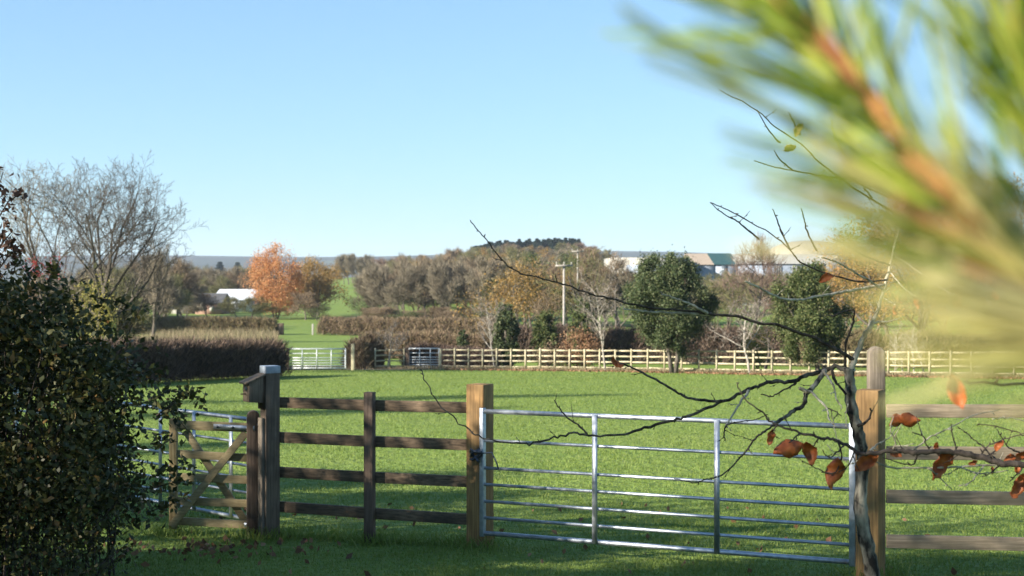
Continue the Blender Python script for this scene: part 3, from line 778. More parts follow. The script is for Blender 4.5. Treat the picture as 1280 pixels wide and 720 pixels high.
def roofmesh(r, V, mat):
    org = np.array(r.location); me = bpy.data.meshes.new('roof')
    me.from_pydata([tuple(np.array(v) - org) for v in V], [], [(0, 1, 5, 4), (2, 3, 4, 5), (0, 4, 3), (1, 2, 5), (3, 2, 1, 0)]); me.update()
    o = part('roof', me, mat, r); return o

D_B = 300
building('long white industrial shed with a dark doorway above the holm oak', 764, 862, D_B, 322, 24, 'white_wall', bays=[(783, 862, 331, 345, 'blue_wall', 'lower_wall'), (801, 809, 333, 345, 'glass_dark', 'door')])
building('factory hall with a tan roof and blue grey cladding behind the holm oak', 866, 893.5, D_B + 5, 331, 22, 'blue_wall', roof='tan_roof', roof_py=316)
building('factory hall with a dark green roof right of the tan roofed hall', 894.5, 921, D_B + 5, 331, 22, 'blue_wall', bays=[(902, 909, 332, 346, 'glass_dark', 'door')], roof='green_roof', roof_py=315.5)
building('pale stone coloured factory block below the dome', 922.5, 1032, D_B + 5, 330, 22, 'blue_wall', bays=[(968, 976, 333, 346, 'glass_dark', 'window'), (990.5, 998, 333, 346, 'glass_dark', 'window')], roof='white_wall', roof_py=316.5)
# the domed hall
xd = X(1022, 330); zd = ZC - (318 - HY) * 330 / F; rd_ = 54 * 330 / F; hd = (319 - 300.5) * 330 / F
dm = thing('domed_hall', (xd, 340, g(xd, 340) - .5), 'large round hall under a shallow beige dome', 'building')
V = []; Q = []
ns, nl = 32, 8
for j in range(nl + 1):
    a = j / nl * PI / 2
    for k in range(ns): V.append((xd + rd_ * math.cos(a) * math.cos(2 * PI * k / ns), 340 + rd_ * math.cos(a) * math.sin(2 * PI * k / ns), zd + hd * math.sin(a)))
for j in range(nl):
    for k in range(ns): Q.append([j * ns + k, j * ns + (k + 1) % ns, (j + 1) * ns + (k + 1) % ns, (j + 1) * ns + k])
MB().add(V, Q).build('dome', M['dome'], dm, True)
z0 = g(xd, 340) - .5
MB().tube([(xd, 340, z0), (xd, 340, zd - .02)], rd_ * .995, 32).build('wall', M['white_wall'], dm, False)
MB().tube([(xd + 5.8, 335, zd - 1), (xd + 5.8, 335, zd + hd * .9)], .25, 8).build('flue', M['white_roof'], dm, True)
# sheds on the left
building('small white shed with a dark window among the left trees', 214, 238, 262, 379, 6, 'white_wall', bays=[(219, 225, 381, 387, 'glass_dark', 'window')], roof='dark_roof', roof_py=375)
building('low dark roofed barn beside the white roofed hall', 244, 276, 258, 379, 9, 'brick', bays=[(262, 267, 382, 389, 'white_wall', 'door'), (250, 255, 382, 387, 'glass_dark', 'window')], roof='dark_roof', roof_py=367)
building('white roofed hall showing behind the dark barn', 266, 312, 275, 375, 16, 'white_roof', roof='white_roof', roof_py=362)

# ================================================================== TREES
def at(px, d): x = X(px, d); return (x, d, g(x, d))
def Hof(px, d, py): return ZC - (py - HY) * d / F - g(X(px, d), d)

# the two big bare trees on the left
bare_tree(357, Hof(112, 80, 180), 'big bare spreading tree with dark limbs against the sky on the left', loc=at(118, 80), tw='twig_dark', bark='bark_dark', r=.25, nch=(9, 8, 7, 5, 3), ang=(46, 42, 42, 42, 42), ratio=(1.0, .6, .55, .5, .5), up=.1, first=.3, trunk=.5, twig=.0095, wob=.13)
bare_tree(350, Hof(62, 86, 192), 'paler bare tree left of the big spreading tree', loc=at(52, 86), tw='twig_grey', bark='bark_grey', r=.2, nch=(8, 7, 6, 4, 2), ang=(38, 40, 42, 45, 45), ratio=(1.1, .55, .5, .5, .5), up=.05, first=.3, trunk=.42, twig=.0105, wob=.14)
bare_tree(23, Hof(192, 140, 292), 'upright bare poplar behind the big spreading tree', loc=at(190, 140), tw='twig_grey', bark='bark_grey', nch=(14, 7, 6, 3), ang=(24, 26, 30, 35), ratio=(.6, .5, .5, .5), up=.25, first=.15, trunk=.85, twig=.02)

# shared prototypes for the far winter trees: every copy is a tree of its own
PROTO = {}
def proto(key, fn): PROTO[key] = [fn, None]
def protos():
    T = dict
    proto('round_brown', lambda: bare_tree(31, 10, 'x', tw='twig_brown', ratio=(.75, .52, .5, .5), nch=(9, 6, 5, 4), twig=.03, fuzz=5200, fw=.026, first=.18, trunk=.6))
    proto('round_grey', lambda: bare_tree(32, 10, 'x', tw='twig_grey', ratio=(.7, .52, .5, .5), nch=(9, 6, 5, 4), twig=.03, fuzz=5200, fw=.026, first=.2, trunk=.65))
    proto('tall_grey', lambda: bare_tree(33, 10, 'x', tw='twig_grey', ang=(38, 42, 45, 45), ratio=(.5, .5, .5, .5), nch=(10, 6, 5, 4), twig=.03, fuzz=5200, fw=.026, first=.25, trunk=.75))
    proto('red', lambda: bare_tree(34, 10, 'x', tw='twig_red', ratio=(.68, .52, .5, .5), nch=(9, 6, 5, 4), twig=.03, fuzz=5200, fw=.026, first=.15, trunk=.65))
    proto('olive', lambda: bare_tree(35, 10, 'x', tw='twig_olive', ratio=(.7, .52, .5, .5), nch=(9, 6, 5, 4), twig=.03, fuzz=5600, fw=.026, first=.12, trunk=.65))
    proto('brown2', lambda: bare_tree(36, 10, 'x', tw='twig_brown', ang=(45, 46, 45, 45), ratio=(.6, .52, .5, .5), nch=(10, 6, 5, 4), twig=.03, fuzz=5200, fw=.026, first=.15, trunk=.7))
    proto('gold', lambda: leafy_tree(37, 10, 'x', 'leaf_gold', 5200, .28, spread=.5, first=.1, trunk=.65, ratio=(.7, .52, .5), sub=.7))
    proto('ivy', lambda: leafy_tree(38, 10, 'x', 'leaf_ever2', 5200, .3, spread=.55, first=.1, trunk=.65, ratio=(.6, .52, .5), sub=.75))
    def conifer():
        r = thing('conifer', (0, 0, 0), 'x', 'tree'); rg = np.random.default_rng(5)
        MB().tube([(0, 0, -.2), (0, 0, 5), (0, 0, 9.6)], [.25, .16, .04], 6).build('trunk', M['bark_dark'], r, True)
        n = 2400; zz = rg.random(n) ** .75; rad = (1 - zz) * 2.4 + .25; a = rg.uniform(0, 6.28, n); q = rad * np.sqrt(rg.random(n)) * (.75 + .25 * np.sin(zz * 46))
        C = np.column_stack([np.cos(a) * q, np.sin(a) * q, .8 + zz * 9.3])
        part('crown', mesh_np('crown', *leaves_np(C, .6, rg, .4)), M['leaf_conifer'], r); return r
    proto('conifer', conifer)
protos()
def put(key, px, d, pyt, label, group=None, wide=1.0, rz=None, name=None):
    """one tree of a kind, its foot at pixel column px and depth d, its top at pixel row pyt"""
    fn, root = PROTO[key]
    H = max(Hof(px, d, pyt), 2.0); s = H / 10.0; sc = (s * wide, s * wide, s); loc = at(px, d); rz = rz if rz is not None else (px * 1.7 + d) % 6.28
    if root is None:
        root = fn(); PROTO[key][1] = root
        root.location = loc; root.rotation_euler = (0, 0, rz); root.scale = sc
        if name: root.name = name
        tag(root, label, 'tree'); 
        if group: root['group'] = group
        return root
    r = copy_thing(root, loc, rz, sc, label, group, name)
    if not group and 'group' in r: del r['group']
    return r

rd = random.Random(77)
# wood on the hillside behind the far fence (bottom to top of the hill)
WOOD = 'bare trees of the wood on the hill'
WT = lambda px: np.interp(px, [450, 500, 540, 580, 640, 700, 740, 765], [338, 322, 322, 312, 306, 306, 306, 318])
kinds = ['round_brown', 'round_grey', 'tall_grey', 'red', 'brown2', 'olive', 'olive', 'round_brown', 'gold']
kl = {'round_brown': 'bare brown round crowned tree in the wood on the hill', 'round_grey': 'bare grey round crowned tree in the wood on the hill', 'tall_grey': 'bare grey tall slim tree in the wood on the hill',
      'red': 'bare reddish tree in the wood on the hill', 'brown2': 'bare brown upright tree in the wood on the hill', 'olive': 'olive green ivy clad bare tree in the wood on the hill', 'gold': 'golden brown leafy tree in the wood on the hill', 'ivy': 'dark green ivy covered tree in the wood on the hill', }
for (d, n, lo, hi, jit) in ((580, 22, 500, 760, 3), (480, 24, 470, 765, 4), (400, 24, 462, 775, 5), (320, 22, 456, 775, 6), (255, 17, 462, 775, 7)):
    for i in range(n):
        px = lo + (hi - lo) * (i + rd.uniform(.1, .9)) / n
        base = WT(px)
        drop = {580: 0, 480: 3, 400: 8, 320: 14, 255: 24}[d]
        if px < 600 and d < 410: drop = {400: 2, 320: 6, 255: 14}[d]
        k = rd.choice(kinds)
        if 590 < px < 720 and d <= 400 and rd.random() < .35: k = 'gold'
        if 640 < px and d <= 320 and rd.random() < .3: k = 'ivy'
        dd = d + rd.uniform(-30, 30)
        put(k, px, dd, base + drop + rd.uniform(-jit, jit), kl[k], WOOD + ' ' + kl[k].split(' tree')[0].replace('bare ', ''), wide=rd.uniform(.95, 1.4))
for (d, n, lo, hi, t0, t1, kk) in ((222, 15, 466, 606, 322, 344, ['tall_grey', 'tall_grey', 'round_grey', 'brown2']), (200, 14, 596, 778, 314, 345, ['tall_grey', 'olive', 'round_brown', 'gold', 'brown2', 'ivy']), (205, 11, 462, 612, 382, 392, ['ivy', 'round_brown'])):
    for i in range(n):
        px = lo + (hi - lo) * (i + rd.uniform(.1, .9)) / n
        k = rd.choice(kk)
        put(k, px, d + rd.uniform(-12, 12), rd.uniform(t0, t1), kl[k].replace('in the wood on the hill', 'at the foot of the wood behind the hedges'), 'front trees of the wood: ' + kl[k].split(' tree')[0].replace('bare ', ''), wide=rd.uniform(.85, 1.2) if t1 < 370 else 2.6)
for i in range(17):
    px = 757 + 310 * (i + rd.uniform(.1, .9)) / 17
    k = ['olive', 'round_grey', 'olive', 'tall_grey'][i % 4]
    put(k, px, 250 + rd.uniform(-14, 14), rd.uniform(341, 350), 'olive winter tree in the row before the factory halls' if k == 'olive' else 'grey winter tree in the row before the factory halls', 'olive trees before the factory' if k == 'olive' else 'grey trees before the factory', wide=1.7)
# conifer row on the ridge
for i in range(46):
    px = 588 + 138 * (i + rd.uniform(.2, .8)) / 46
    t = np.interp(px, [592, 612, 650, 726], [310, 303, 301, 299])
    put('conifer', px, 700 + rd.uniform(-8, 8), t + rd.uniform(-2, 2.5), 'small dark conifer in the row along the hilltop', 'dark conifers along the hilltop', wide=2.1)
# pair of dark pines against the distant hills
put('conifer', 275, 900, 328, 'left one of two dark distant pines against the blue hills', wide=2.6)
put('conifer', 297, 900, 328.5, 'right one of two dark distant pines against the blue hills', wide=2.4)
# trees around the left sheds
LW = 'bare trees behind the left sheds'
for (d, n, lo, hi, t0, t1) in ((340, 16, 190, 335, 334, 342), (295, 13, 150, 325, 336, 347), (235, 11, 120, 235, 320, 348), (180, 7, 90, 215, 330, 352)):
    for i in range(n):
        px = lo + (hi - lo) * (i + rd.uniform(.1, .9)) / n
        k = rd.choice(['round_brown', 'round_grey', 'brown2', 'olive', 'tall_grey'])
        nm = {'round_brown': 'bare brown round tree near the left sheds', 'round_grey': 'bare grey round tree near the left sheds', 'brown2': 'bare brown upright tree near the left sheds', 'olive': 'bare olive tree near the left sheds', 'tall_grey': 'bare grey slim tree near the left sheds'}[k]
        put(k, px, d + rd.uniform(-12, 12), rd.uniform(t0, t1), nm, LW + ' ' + nm.split(' tree')[0], wide=rd.uniform(1.0, 1.4))
for i, (px, d, t) in enumerate(((-60, 120, 352), (-25, 112, 348), (10, 118, 352), (45, 110, 350), (80, 120, 346), (140, 115, 352))):
    put(['brown2', 'round_grey', 'olive'][i % 3], px, d, t, ['bare brown upright tree behind the left bush', 'bare grey round tree behind the left bush', 'bare olive tree behind the left bush'][i % 3], ['brown trees behind the left bush', 'grey trees behind the left bush', 'olive trees behind the left bush'][i % 3], wide=1.6)
# orange tree and its golden neighbours
put('gold', 398, 245, 320, 'golden brown tree right of the orange tree', wide=1.25)
put('gold', 412, 430, 328, 'smaller golden tree at the top of the green slope', wide=1.2, rz=2)
put('tall_grey', 436, 470, 320, 'slim bare tree standing in the clump at the top of the green slope', 'bare trees at the top of the green slope', wide=1.0)
for px, t in ((441, 319), (447, 319), (452, 320), (458, 323), (464, 325), (430, 326)):
    put('tall_grey', px, 475 + rd.uniform(-15, 15), t, 'slim bare tree standing in the clump at the top of the green slope', 'bare trees at the top of the green slope', wide=1.0)
put('round_brown', 382, 225, 366, 'low dark brown thorn left of the green slope', wide=1.6)
put('ivy', 396, 222, 382, 'low dark green thorn at the foot of the green slope', wide=2.2)
put('round_grey', 458, 232, 352, 'broad bare tree at the right edge of the green slope', wide=1.3)
put('ivy', 460, 228, 384, 'low dark evergreen thorn at the right foot of the green slope', wide=2.0)
put('round_brown', 258, 236, 367, 'low brown thorn in front of the dark roofed barn', wide=1.6)
put('olive', 314, 228, 371, 'low olive thorn in front of the white roofed hall', wide=1.8)
put('olive', 296, 231, 371, 'low olive thorn before the left end of the white roofed hall', wide=1.4)
put('round_grey', 232, 228, 367, 'low grey thorn in front of the white shed', wide=1.5)

# along the far fence
bare_tree(51, Hof(485, 93.5, 396), 'small bare pinkish tree beside the short far fence', loc=at(485, 91.2), tw='twig_pale', bark='bark_pale', r=.045, nch=(11, 6, 4), ang=(55, 50, 45), ratio=(.6, .5, .5), first=.35, twig=.011, name='young_tree')
bare_tree(52, Hof(612, 90, 362), 'leaning pale bare sapling left of the dark ivy shrubs', loc=at(618, 90.6), tw='twig_pale', bark='bark_pale', r=.055, nch=(12, 6, 4), ang=(45, 45, 45), ratio=(.5, .5, .5), first=.3, twig=.011, lean=(-.12, 0), name='young_tree')
bare_tree(53, Hof(757, 85, 334), 'white barked bare birch left of the large holm oak', loc=at(757, 86.2), tw='twig_pale', bark='bark_pale', r=.065, nch=(16, 6, 5), ang=(42, 42, 45), ratio=(.5, .5, .5), first=.28, trunk=.85, twig=.011, up=.14, name='birch')
bare_tree(54, Hof(925, 80, 372), 'pale forked bare tree between the two holm oaks', loc=at(937, 79.2), tw='twig_pale', bark='bark_pale', r=.075, nch=(9, 6, 5, 2), ang=(50, 45, 45, 45), ratio=(.75, .5, .5, .5), first=.35, trunk=.55, twig=.012, lean=(-.16, 0), name='young_tree')
bare_tree(55, Hof(955, 82, 392), 'thin straight bare trunk left of the second holm oak', loc=at(956, 80.2), tw='twig_brown', bark='bark_grey', r=.09, nch=(7, 5, 4), first=.5, twig=.012, name='young_tree')
bare_tree(56, Hof(900, 120, 338), 'broad pale bare tree behind the gap between the holm oaks', loc=at(905, 118), tw='twig_olive', bark='bark_grey', ratio=(.75, .52, .5, .5), first=.15, trunk=.6, twig=.016)
bare_tree(57, Hof(943, 175, 296), 'brown round bare tree in front of the factory halls', loc=at(943, 175), tw='twig_red', bark='bark_dark', ratio=(.8, .55, .5, .5), nch=(10, 7, 6, 4), first=.12, trunk=.6, twig=.022, fuzz=3000, fw=.02)
bare_tree(58, Hof(745, 115, 305), 'tall bare olive tree behind the birch', loc=at(738, 118), tw='twig_olive', bark='bark_dark', ratio=(.7, .52, .5, .5), first=.12, trunk=.65, twig=.017)
bare_tree(59, Hof(775, 150, 330), 'bare grey tree below the white industrial shed', loc=at(770, 150), tw='twig_grey', bark='bark_grey', ratio=(.75, .52, .5, .5), first=.12, trunk=.6, twig=.018)
bare_tree(60, Hof(680, 112, 352), 'low bare brown tree left of the utility pole', loc=at(676, 114), tw='twig_brown', bark='bark_grey', ratio=(.75, .52, .5, .5), first=.12, trunk=.6, twig=.015)
leafy_tree(61, Hof(655, 128, 322), 'tree with rusty orange leaves behind the dark ivy shrubs', 'leaf_gold', 4500, .2, loc=at(652, 130), spread=.6, first=.12, trunk=.65, ratio=(.75, .52, .5), sub=.5, twig=.016)

def evergreen(name, label, px, d, pyt, half_px, n, mat, seed, base_px=None, trunks=2, zlow=.2, lsize=.15, nc=110, amp=.5):
    x, y, z = at(base_px or px, d); H = Hof(px, d, pyt); w = half_px * d / F; off = X(px, d) - x
    rg = np.random.default_rng(seed); r = thing(name, (x, y, z), label, 'tree')
    D = rnd_dirs(nc, rg) * (.42 + .68 * rg.random((nc, 1)) ** .7)
    zz = D[:, 2]
    shp = 1 - .38 * np.clip(zz, 0, 1) ** 2 - .1 * np.clip(-zz, 0, 1)
    cen = np.column_stack([D[:, 0] * w * .86 * shp + off, D[:, 1] * w * .86 * shp, H * (zlow + (1 - zlow) * .5) + zz * H * (1 - zlow) * .47])
    az = np.arctan2(D[:, 1], D[:, 0]); fac = 1 + amp * .16 * np.sin(2.3 * az + seed) + amp * .16 * np.sin(5 * az + 7 * zz + seed); cen[:, :2] = (cen[:, :2] - [off, 0]) * fac[:, None] + [off, 0]
    cen[:, 0] += amp * w * .14 * np.sin(zz * 2.6 + seed)
    idx = rg.integers(0, nc, n); s = rg.uniform(.5, 1.35, nc)[idx][:, None]
    C = cen[idx] + rg.normal(0, .175, (n, 3)) * s * np.array([1, 1, 1.35]) * w / 2
    C = C[C[:, 2] > zlow * H * .8]
    part('crown', mesh_np('crown', *leaves_np(C, lsize, rg, .55)), M[mat], r)
    m = MB()
    for k in range(trunks):
        a = (k - (trunks - 1) / 2); tip = cen[rg.integers(0, nc)] 
        m.tube([(a * .18, 0, -.1), (a * .4, .05, H * zlow * .9), (a * .9 + off * .5, .1, H * .45), (a * 1.2 + off, 0, H * .8)], [.15, .12, .09, .03], 7)
    for k in range(14):
        tip = cen[k]; m.tube([(tip[0] * .2, 0, H * .25), (tip[0] * .6, tip[1] * .6, (H * .25 + tip[2]) / 2), tuple(tip)], [.06, .04, .015], 5)
    V, Q = m.data(); part('trunk', mesh_np('trunk', V, Q, True), M['bark_grey'], r)
    return r
evergreen('holm_oak', 'large dense dark green holm oak at the far fence, seen whole', 835, 81.8, 315, 54, 62000, 'leaf_ever', 71, base_px=842, zlow=.13, lsize=.12, nc=130, amp=.3)
evergreen('holm_oak', 'dark green holm oak half hidden behind the sapling and the pine twig', 1012, 78, 328, 52, 52000, 'leaf_ever2', 72, base_px=1026, zlow=.1, lsize=.12, nc=100, amp=.55)
evergreen('autumn_tree', 'bright orange leafed tree left of the green slope', 345, 230, 308, 42, 26000, 'leaf_orange', 41, trunks=3, zlow=.05, lsize=.22, nc=240, amp=.4)
evergreen('autumn_tree', 'golden brown rounded tree right against the orange tree', 392, 238, 326, 30, 14000, 'leaf_gold', 42, trunks=3, zlow=.08, lsize=.22, nc=200, amp=.4)
evergreen('ivy_shrub', 'very dark green ivy shrub behind the far fence left of the pole', 632, 93, 378, 21, 12000, 'leaf_ever', 73, trunks=1, zlow=.03)
evergreen('ivy_shrub', 'dull green ivy shrub behind the far fence below the utility pole', 682, 92, 390, 20, 10000, 'leaf_ever2', 74, trunks=1, zlow=.03)
evergreen('ivy_shrub', 'small dark green round shrub on the brown hedge', 578, 103, 411, 9, 2500, 'leaf_ever', 75, trunks=1, zlow=.03)
evergreen('ivy_shrub', 'dull green ivy shrub between the pole and the birch', 728, 99, 372, 18, 8000, 'leaf_ever2', 76, trunks=1, zlow=.03)
x, y, z = at(722, 90)
bush('beech_bush', (x, y, z), (1.25, .6, 1.25), 3800, .13, 'leaf_brown', 'bush of rusty brown dead leaves right of the utility pole', seed=81, zc=1.2, cr=.2)
x, y, z = at(690, 89.6)
bush('thorn_bush', (x, y, z), (.9, .5, .8), 2600, .1, 'hedge_tan', 'tan twiggy bush at the middle of the far fence', seed=82, zc=.7, cr=.2)
x, y, z = at(947, 83)
bush('yellow_bush', (x, y, z), (.85, .6, 1.2), 2600, .12, 'leaf_yellow', 'yellow leafed bush behind the far fence between the holm oaks', seed=83, zc=1.4, cr=.2)
x, y, z = at(116, 62)
bush('yellow_bush', (x, y, z), (.85, .7, 1.6), 2600, .1, 'leaf_yellow', 'yellow green shrub under the big bare tree above the left bush', seed=84, zc=2.9, cr=.22)
x, y, z = at(55, 40)
bush('spindle', (x, y, z), (.45, .4, .35), 260, .07, 'leaf_red', 'shrub tipped with red leaves above the left bush', cat='shrub', seed=85, zc=3.75, cr=.12, nclump=14)
for i, (px, d) in enumerate(((1128, 76), (1142, 75.5), (1155, 75), (1118, 76.5))):
    bare_tree(90 + i, Hof(px, d, 418 - 6 * i), 'slender white twigged sapling crowding the right part of the far fence', loc=at(px, d), tw='twig_pale', bark='bark_pale', r=.04, nch=(9, 5, 3), ang=(35, 40, 40), ratio=(.55, .5, .5), first=.1, twig=.012, name='young_tree', group='white saplings at the right of the far fence')
# tall autumn trees on the right, behind the pine twig
leafy_tree(95, Hof(1150, 98, 226), 'tall tree with thin yellow and orange leaves on the right', 'leaf_willow', 15000, .17, loc=at(1150, 98), first=.15, trunk=.7, ratio=(.6, .52, .5), nch=(13, 7, 5), spread=.45, sub=.55, twig=.015)
leafy_tree(96, Hof(1245, 94, 205), 'taller thin crowned tree at the right edge of the photo', 'leaf_willow', 9000, .16, loc=at(1250, 94), first=.2, trunk=.7, ratio=(.6, .52, .5), nch=(12, 7, 6), spread=.45, sub=.45, twig=.015, tw='twig_grey')
leafy_tree(97, Hof(1080, 108, 262), 'tree with yellow green leaves right of the dome', 'leaf_willow', 9000, .17, loc=at(1085, 110), first=.15, trunk=.7, ratio=(.6, .52, .5), nch=(11, 7, 5), spread=.5, sub=.6, twig=.015)
for i, (px, d, t) in enumerate(((1060, 150, 330), (1110, 160, 318), (1180, 150, 320), (1240, 150, 315), (1300, 150, 320))):
    put('olive' if i % 2 else 'gold', px, d, t, 'olive winter tree behind the yellow autumn trees' if i % 2 else 'golden winter tree behind the yellow autumn trees', 'olive trees on the right' if i % 2 else 'golden trees on the right', wide=1.3)
for i, (px, d, t, k) in enumerate(((800, 200, 338, 'olive'), (880, 190, 348, 'olive'), (990, 200, 343, 'olive'), (1030, 190, 340, 'round_brown'), (850, 210, 342, 'round_brown'))):
    put(k, px, d, t, 'olive bare tree below the factory halls' if k == 'olive' else 'brown bare tree below the factory halls', 'olive trees below the factory' if k == 'olive' else 'brown trees below the factory', wide=1.5)

# ================================================================== NEAR LEFT BUSH
def near_bush():
    x0, y0 = -3.98, 11.5; z0 = g(x0, y0)
    root = thing('hedge_bush', (x0, y0, z0), 'big dark green leafy bush filling the left edge beside the wicket gate', 'bush')
    rg = np.random.default_rng(101)
    # crown outline: (offset along x from the bush centre) -> height
    ox = .93 * np.array([-3.2, -2.2, -1.2, -.5, -.12, .22, .57, .85, 1.06, 1.18]); oh = .97 * np.array([2.2, 2.3, 2.4, 2.36, 2.42, 2.34, 2.26, 2.0, 1.7, 1.2])
    nc = 700
    cx = rg.uniform(-1.9, 1.02, nc); top = np.interp(cx, ox, oh)
    cz = top * (.16 + .82 * rg.random(nc) ** .7); cy = rg.uniform(-.75, .75, nc) * np.sqrt(np.clip(1.15 - (cz / top) ** 3 * .8, .1, 1))
    cen = np.column_stack([cx, cy, cz])
    n = 36000; idx = rg.integers(0, nc, n)
    C = cen[idx] + rg.normal(0, .105, (n, 3)) * rg.uniform(.6, 1.3, nc)[idx][:, None]
    keep = C[:, 2] > .1 + .5 * rg.random(n)
    C = C[keep]
    part('foliage', mesh_np('foliage', *leaves_np(C, .062, rg, .55)), M['leaf_bush'], root)
    # low sparse leaves
    C = np.column_stack([rg.uniform(-1.9, 1.0, 17000), rg.uniform(-.85, .6, 17000), rg.random(17000) ** .85 * 1.15])
    part('low_leaves', mesh_np('low_leaves', *leaves_np(C, .055, rg, .55)), M['leaf_bush'], root)
    S = []
    for i in range(120):
        bx = rg.uniform(-1.8, .9); by = rg.uniform(-.6, .55)
        t = cen[np.argmin(np.abs(cen[:, 0] - bx - rg.normal(0, .2)) + np.abs(cen[:, 1] - by) * .5 + rg.random(nc) * .4)]
        p = np.array([bx, by, -.05]); q = t; m = p + (q - p) * .5 + rg.normal(0, .06, 3)
        r = rg.uniform(.005, .013)
        S += [(*p, *m, r, r * .8), (*m, *q, r * .8, r * .35)]
    for i in range(520):
        p = np.array([rg.uniform(-1.8, 1.0), rg.uniform(-.75, .5), rg.uniform(.02, 1.1)]); d = rg.normal(0, .22, 3); d[2] = abs(d[2]) + .1
        S.append((*p, *(p + d), .0035, .0015))
    V, Q = segs_np(S, 4); part('stem', mesh_np('stem', V, Q), M['bark_twig'], root)
    # shoots that stick out to the right in front of the gates
    shoots = [[(150, 440), (168, 400), (178, 380)], [(120, 372), (150, 378), (166, 384)], [(185, 500), (212, 488), (240, 492), (258, 508)], [(195, 520), (215, 505), (228, 486)], [(195, 590), (215, 585), (238, 578)],
              [(190, 610), (214, 604), (236, 600)], [(185, 640), (210, 632), (232, 622)], [(170, 460), (192, 462), (206, 474)], [(188, 555), (205, 550), (222, 552)], [(60, 352), (66, 338), (70, 326)], [(40, 350), (28, 334), (22, 322)], [(195, 520), (222, 500), (250, 488)], [(200, 505), (220, 520), (236, 540)]]
    LC = []
    for k, s in enumerate(shoots):
        d = 11.4 + .25 * math.sin(k * 2.1)
        pts = [P(px, py, d + .05 * i) - Vector((x0, y0, z0)) for i, (px, py) in enumerate(s)]
        mb = MB(); mb.tube(pts, [.006] + [.004] * (len(pts) - 2) + [.002], 5)
        V, Q = mb.data(); part('shoot', mesh_np('shoot', V, Q, True), M['bark_twig'], root)
        for a, b in zip(pts[:-1], pts[1:]):
            for j in range(26):
                LC.append(np.array(a.lerp(b, rg.random())) + rg.normal(0, .035, 3))
    part('shoot_leaves', mesh_np('shoot_leaves', *leaves_np(np.array(LC), .062, rg, .55)), M['leaf_bush'], root)
near_bush()

def edge_shrub():
    """tall shrub whose leafy shoots enter at the upper left"""
    x0, y0 = X(-30, 10.6), 10.6; z0 = g(x0, y0); O = Vector((x0, y0, z0)); rg = np.random.default_rng(103)
    root = thing('tall_shrub', O, 'tall dark shrub whose purple brown leaves enter at the upper left edge', 'shrub')
    mb = MB(); LC = []
    for k, s in enumerate([[(-30, 690), (-38, 500), (-30, 340), (-10, 260), (4, 215)], [(-32, 400), (-14, 330), (6, 300), (16, 288)], [(-30, 360), (-12, 290), (10, 252), (26, 242)], [(-34, 420), (-60, 300), (-50, 180)], [(-30, 380), (-8, 345), (12, 318), (20, 312)]]):
        pts = [P(px, py, 10.6 + .08 * math.sin(i * 1.7 + k)) - O for i, (px, py) in enumerate(s)]
        if k == 0: pts[0].z = -.05
        mb.tube(pts, list(np.linspace(.018 if k == 0 else .009, .003, len(pts))), 6)
        for a, b in zip(pts[-3:-1], pts[-2:]):
            for j in range(30): LC.append(np.array(a.lerp(b, rg.random())) + rg.normal(0, .04, 3))
    V, Q = mb.data(); part('stem', mesh_np('stem', V, Q, True), M['bark_twig'], root)
    part('foliage', mesh_np('foliage', *leaves_np(np.array(LC), .06, rg, .5, droop=.4)), M['leaf_purple'], root)
edge_shrub()

# ================================================================== BEECH SAPLING AND BOUGH
M['beech_leaf'] = None
def beech_leaf_mat(name, c1, c2, c3):
    m, nt, N, L = new_mat(name)
    tc = N('ShaderNodeTexCoord')
    wv = N('ShaderNodeTexWave'); wv.inputs['Scale'].default_value = 9; wv.inputs['Distortion'].default_value = 1.2; wv.bands_direction = 'DIAGONAL'
    nz = N('ShaderNodeTexNoise'); nz.inputs['Scale'].default_value = 34; nz.inputs['Detail'].default_value = 5
    L(tc.outputs['Object'], nz.inputs['Vector']); L(tc.outputs['UV'], wv.inputs['Vector'])
    r = ramp_node(N, [c1, c2, c3], (.3, .55, .75)); L(nz.outputs[0], r.inputs[0])
    b = N('ShaderNodeBsdfPrincipled'); b.inputs['Roughness'].default_value = .5; b.inputs['Specular IOR Level'].default_value = .35
    L(r.outputs[0], b.inputs['Base Color'])
    bp = N('ShaderNodeBump'); bp.inputs['Strength'].default_value = .5; bp.inputs['Distance'].default_value = .004
    L(nz.outputs[0], bp.inputs['Height']); L(bp.outputs[0], b.inputs['Normal'])
    t = N('ShaderNodeBsdfTranslucent'); L(r.outputs[0], t.inputs[0])
    mx = N('ShaderNodeMixShader'); mx.inputs[0].default_value = .3
    L(b.outputs[0], mx.inputs[1]); L(t.outputs[0], mx.inputs[2])
    o = N('ShaderNodeOutputMaterial'); L(mx.outputs[0], o.inputs[0]); return m
M['beech_leaf'] = beech_leaf_mat('beech_leaf', (.2, .045, .015), (.42, .115, .03), (.5, .19, .07))
M['beech_leaf_pale'] = beech_leaf_mat('beech_leaf_pale', (.25, .17, .06), (.36, .27, .1), (.42, .33, .16))

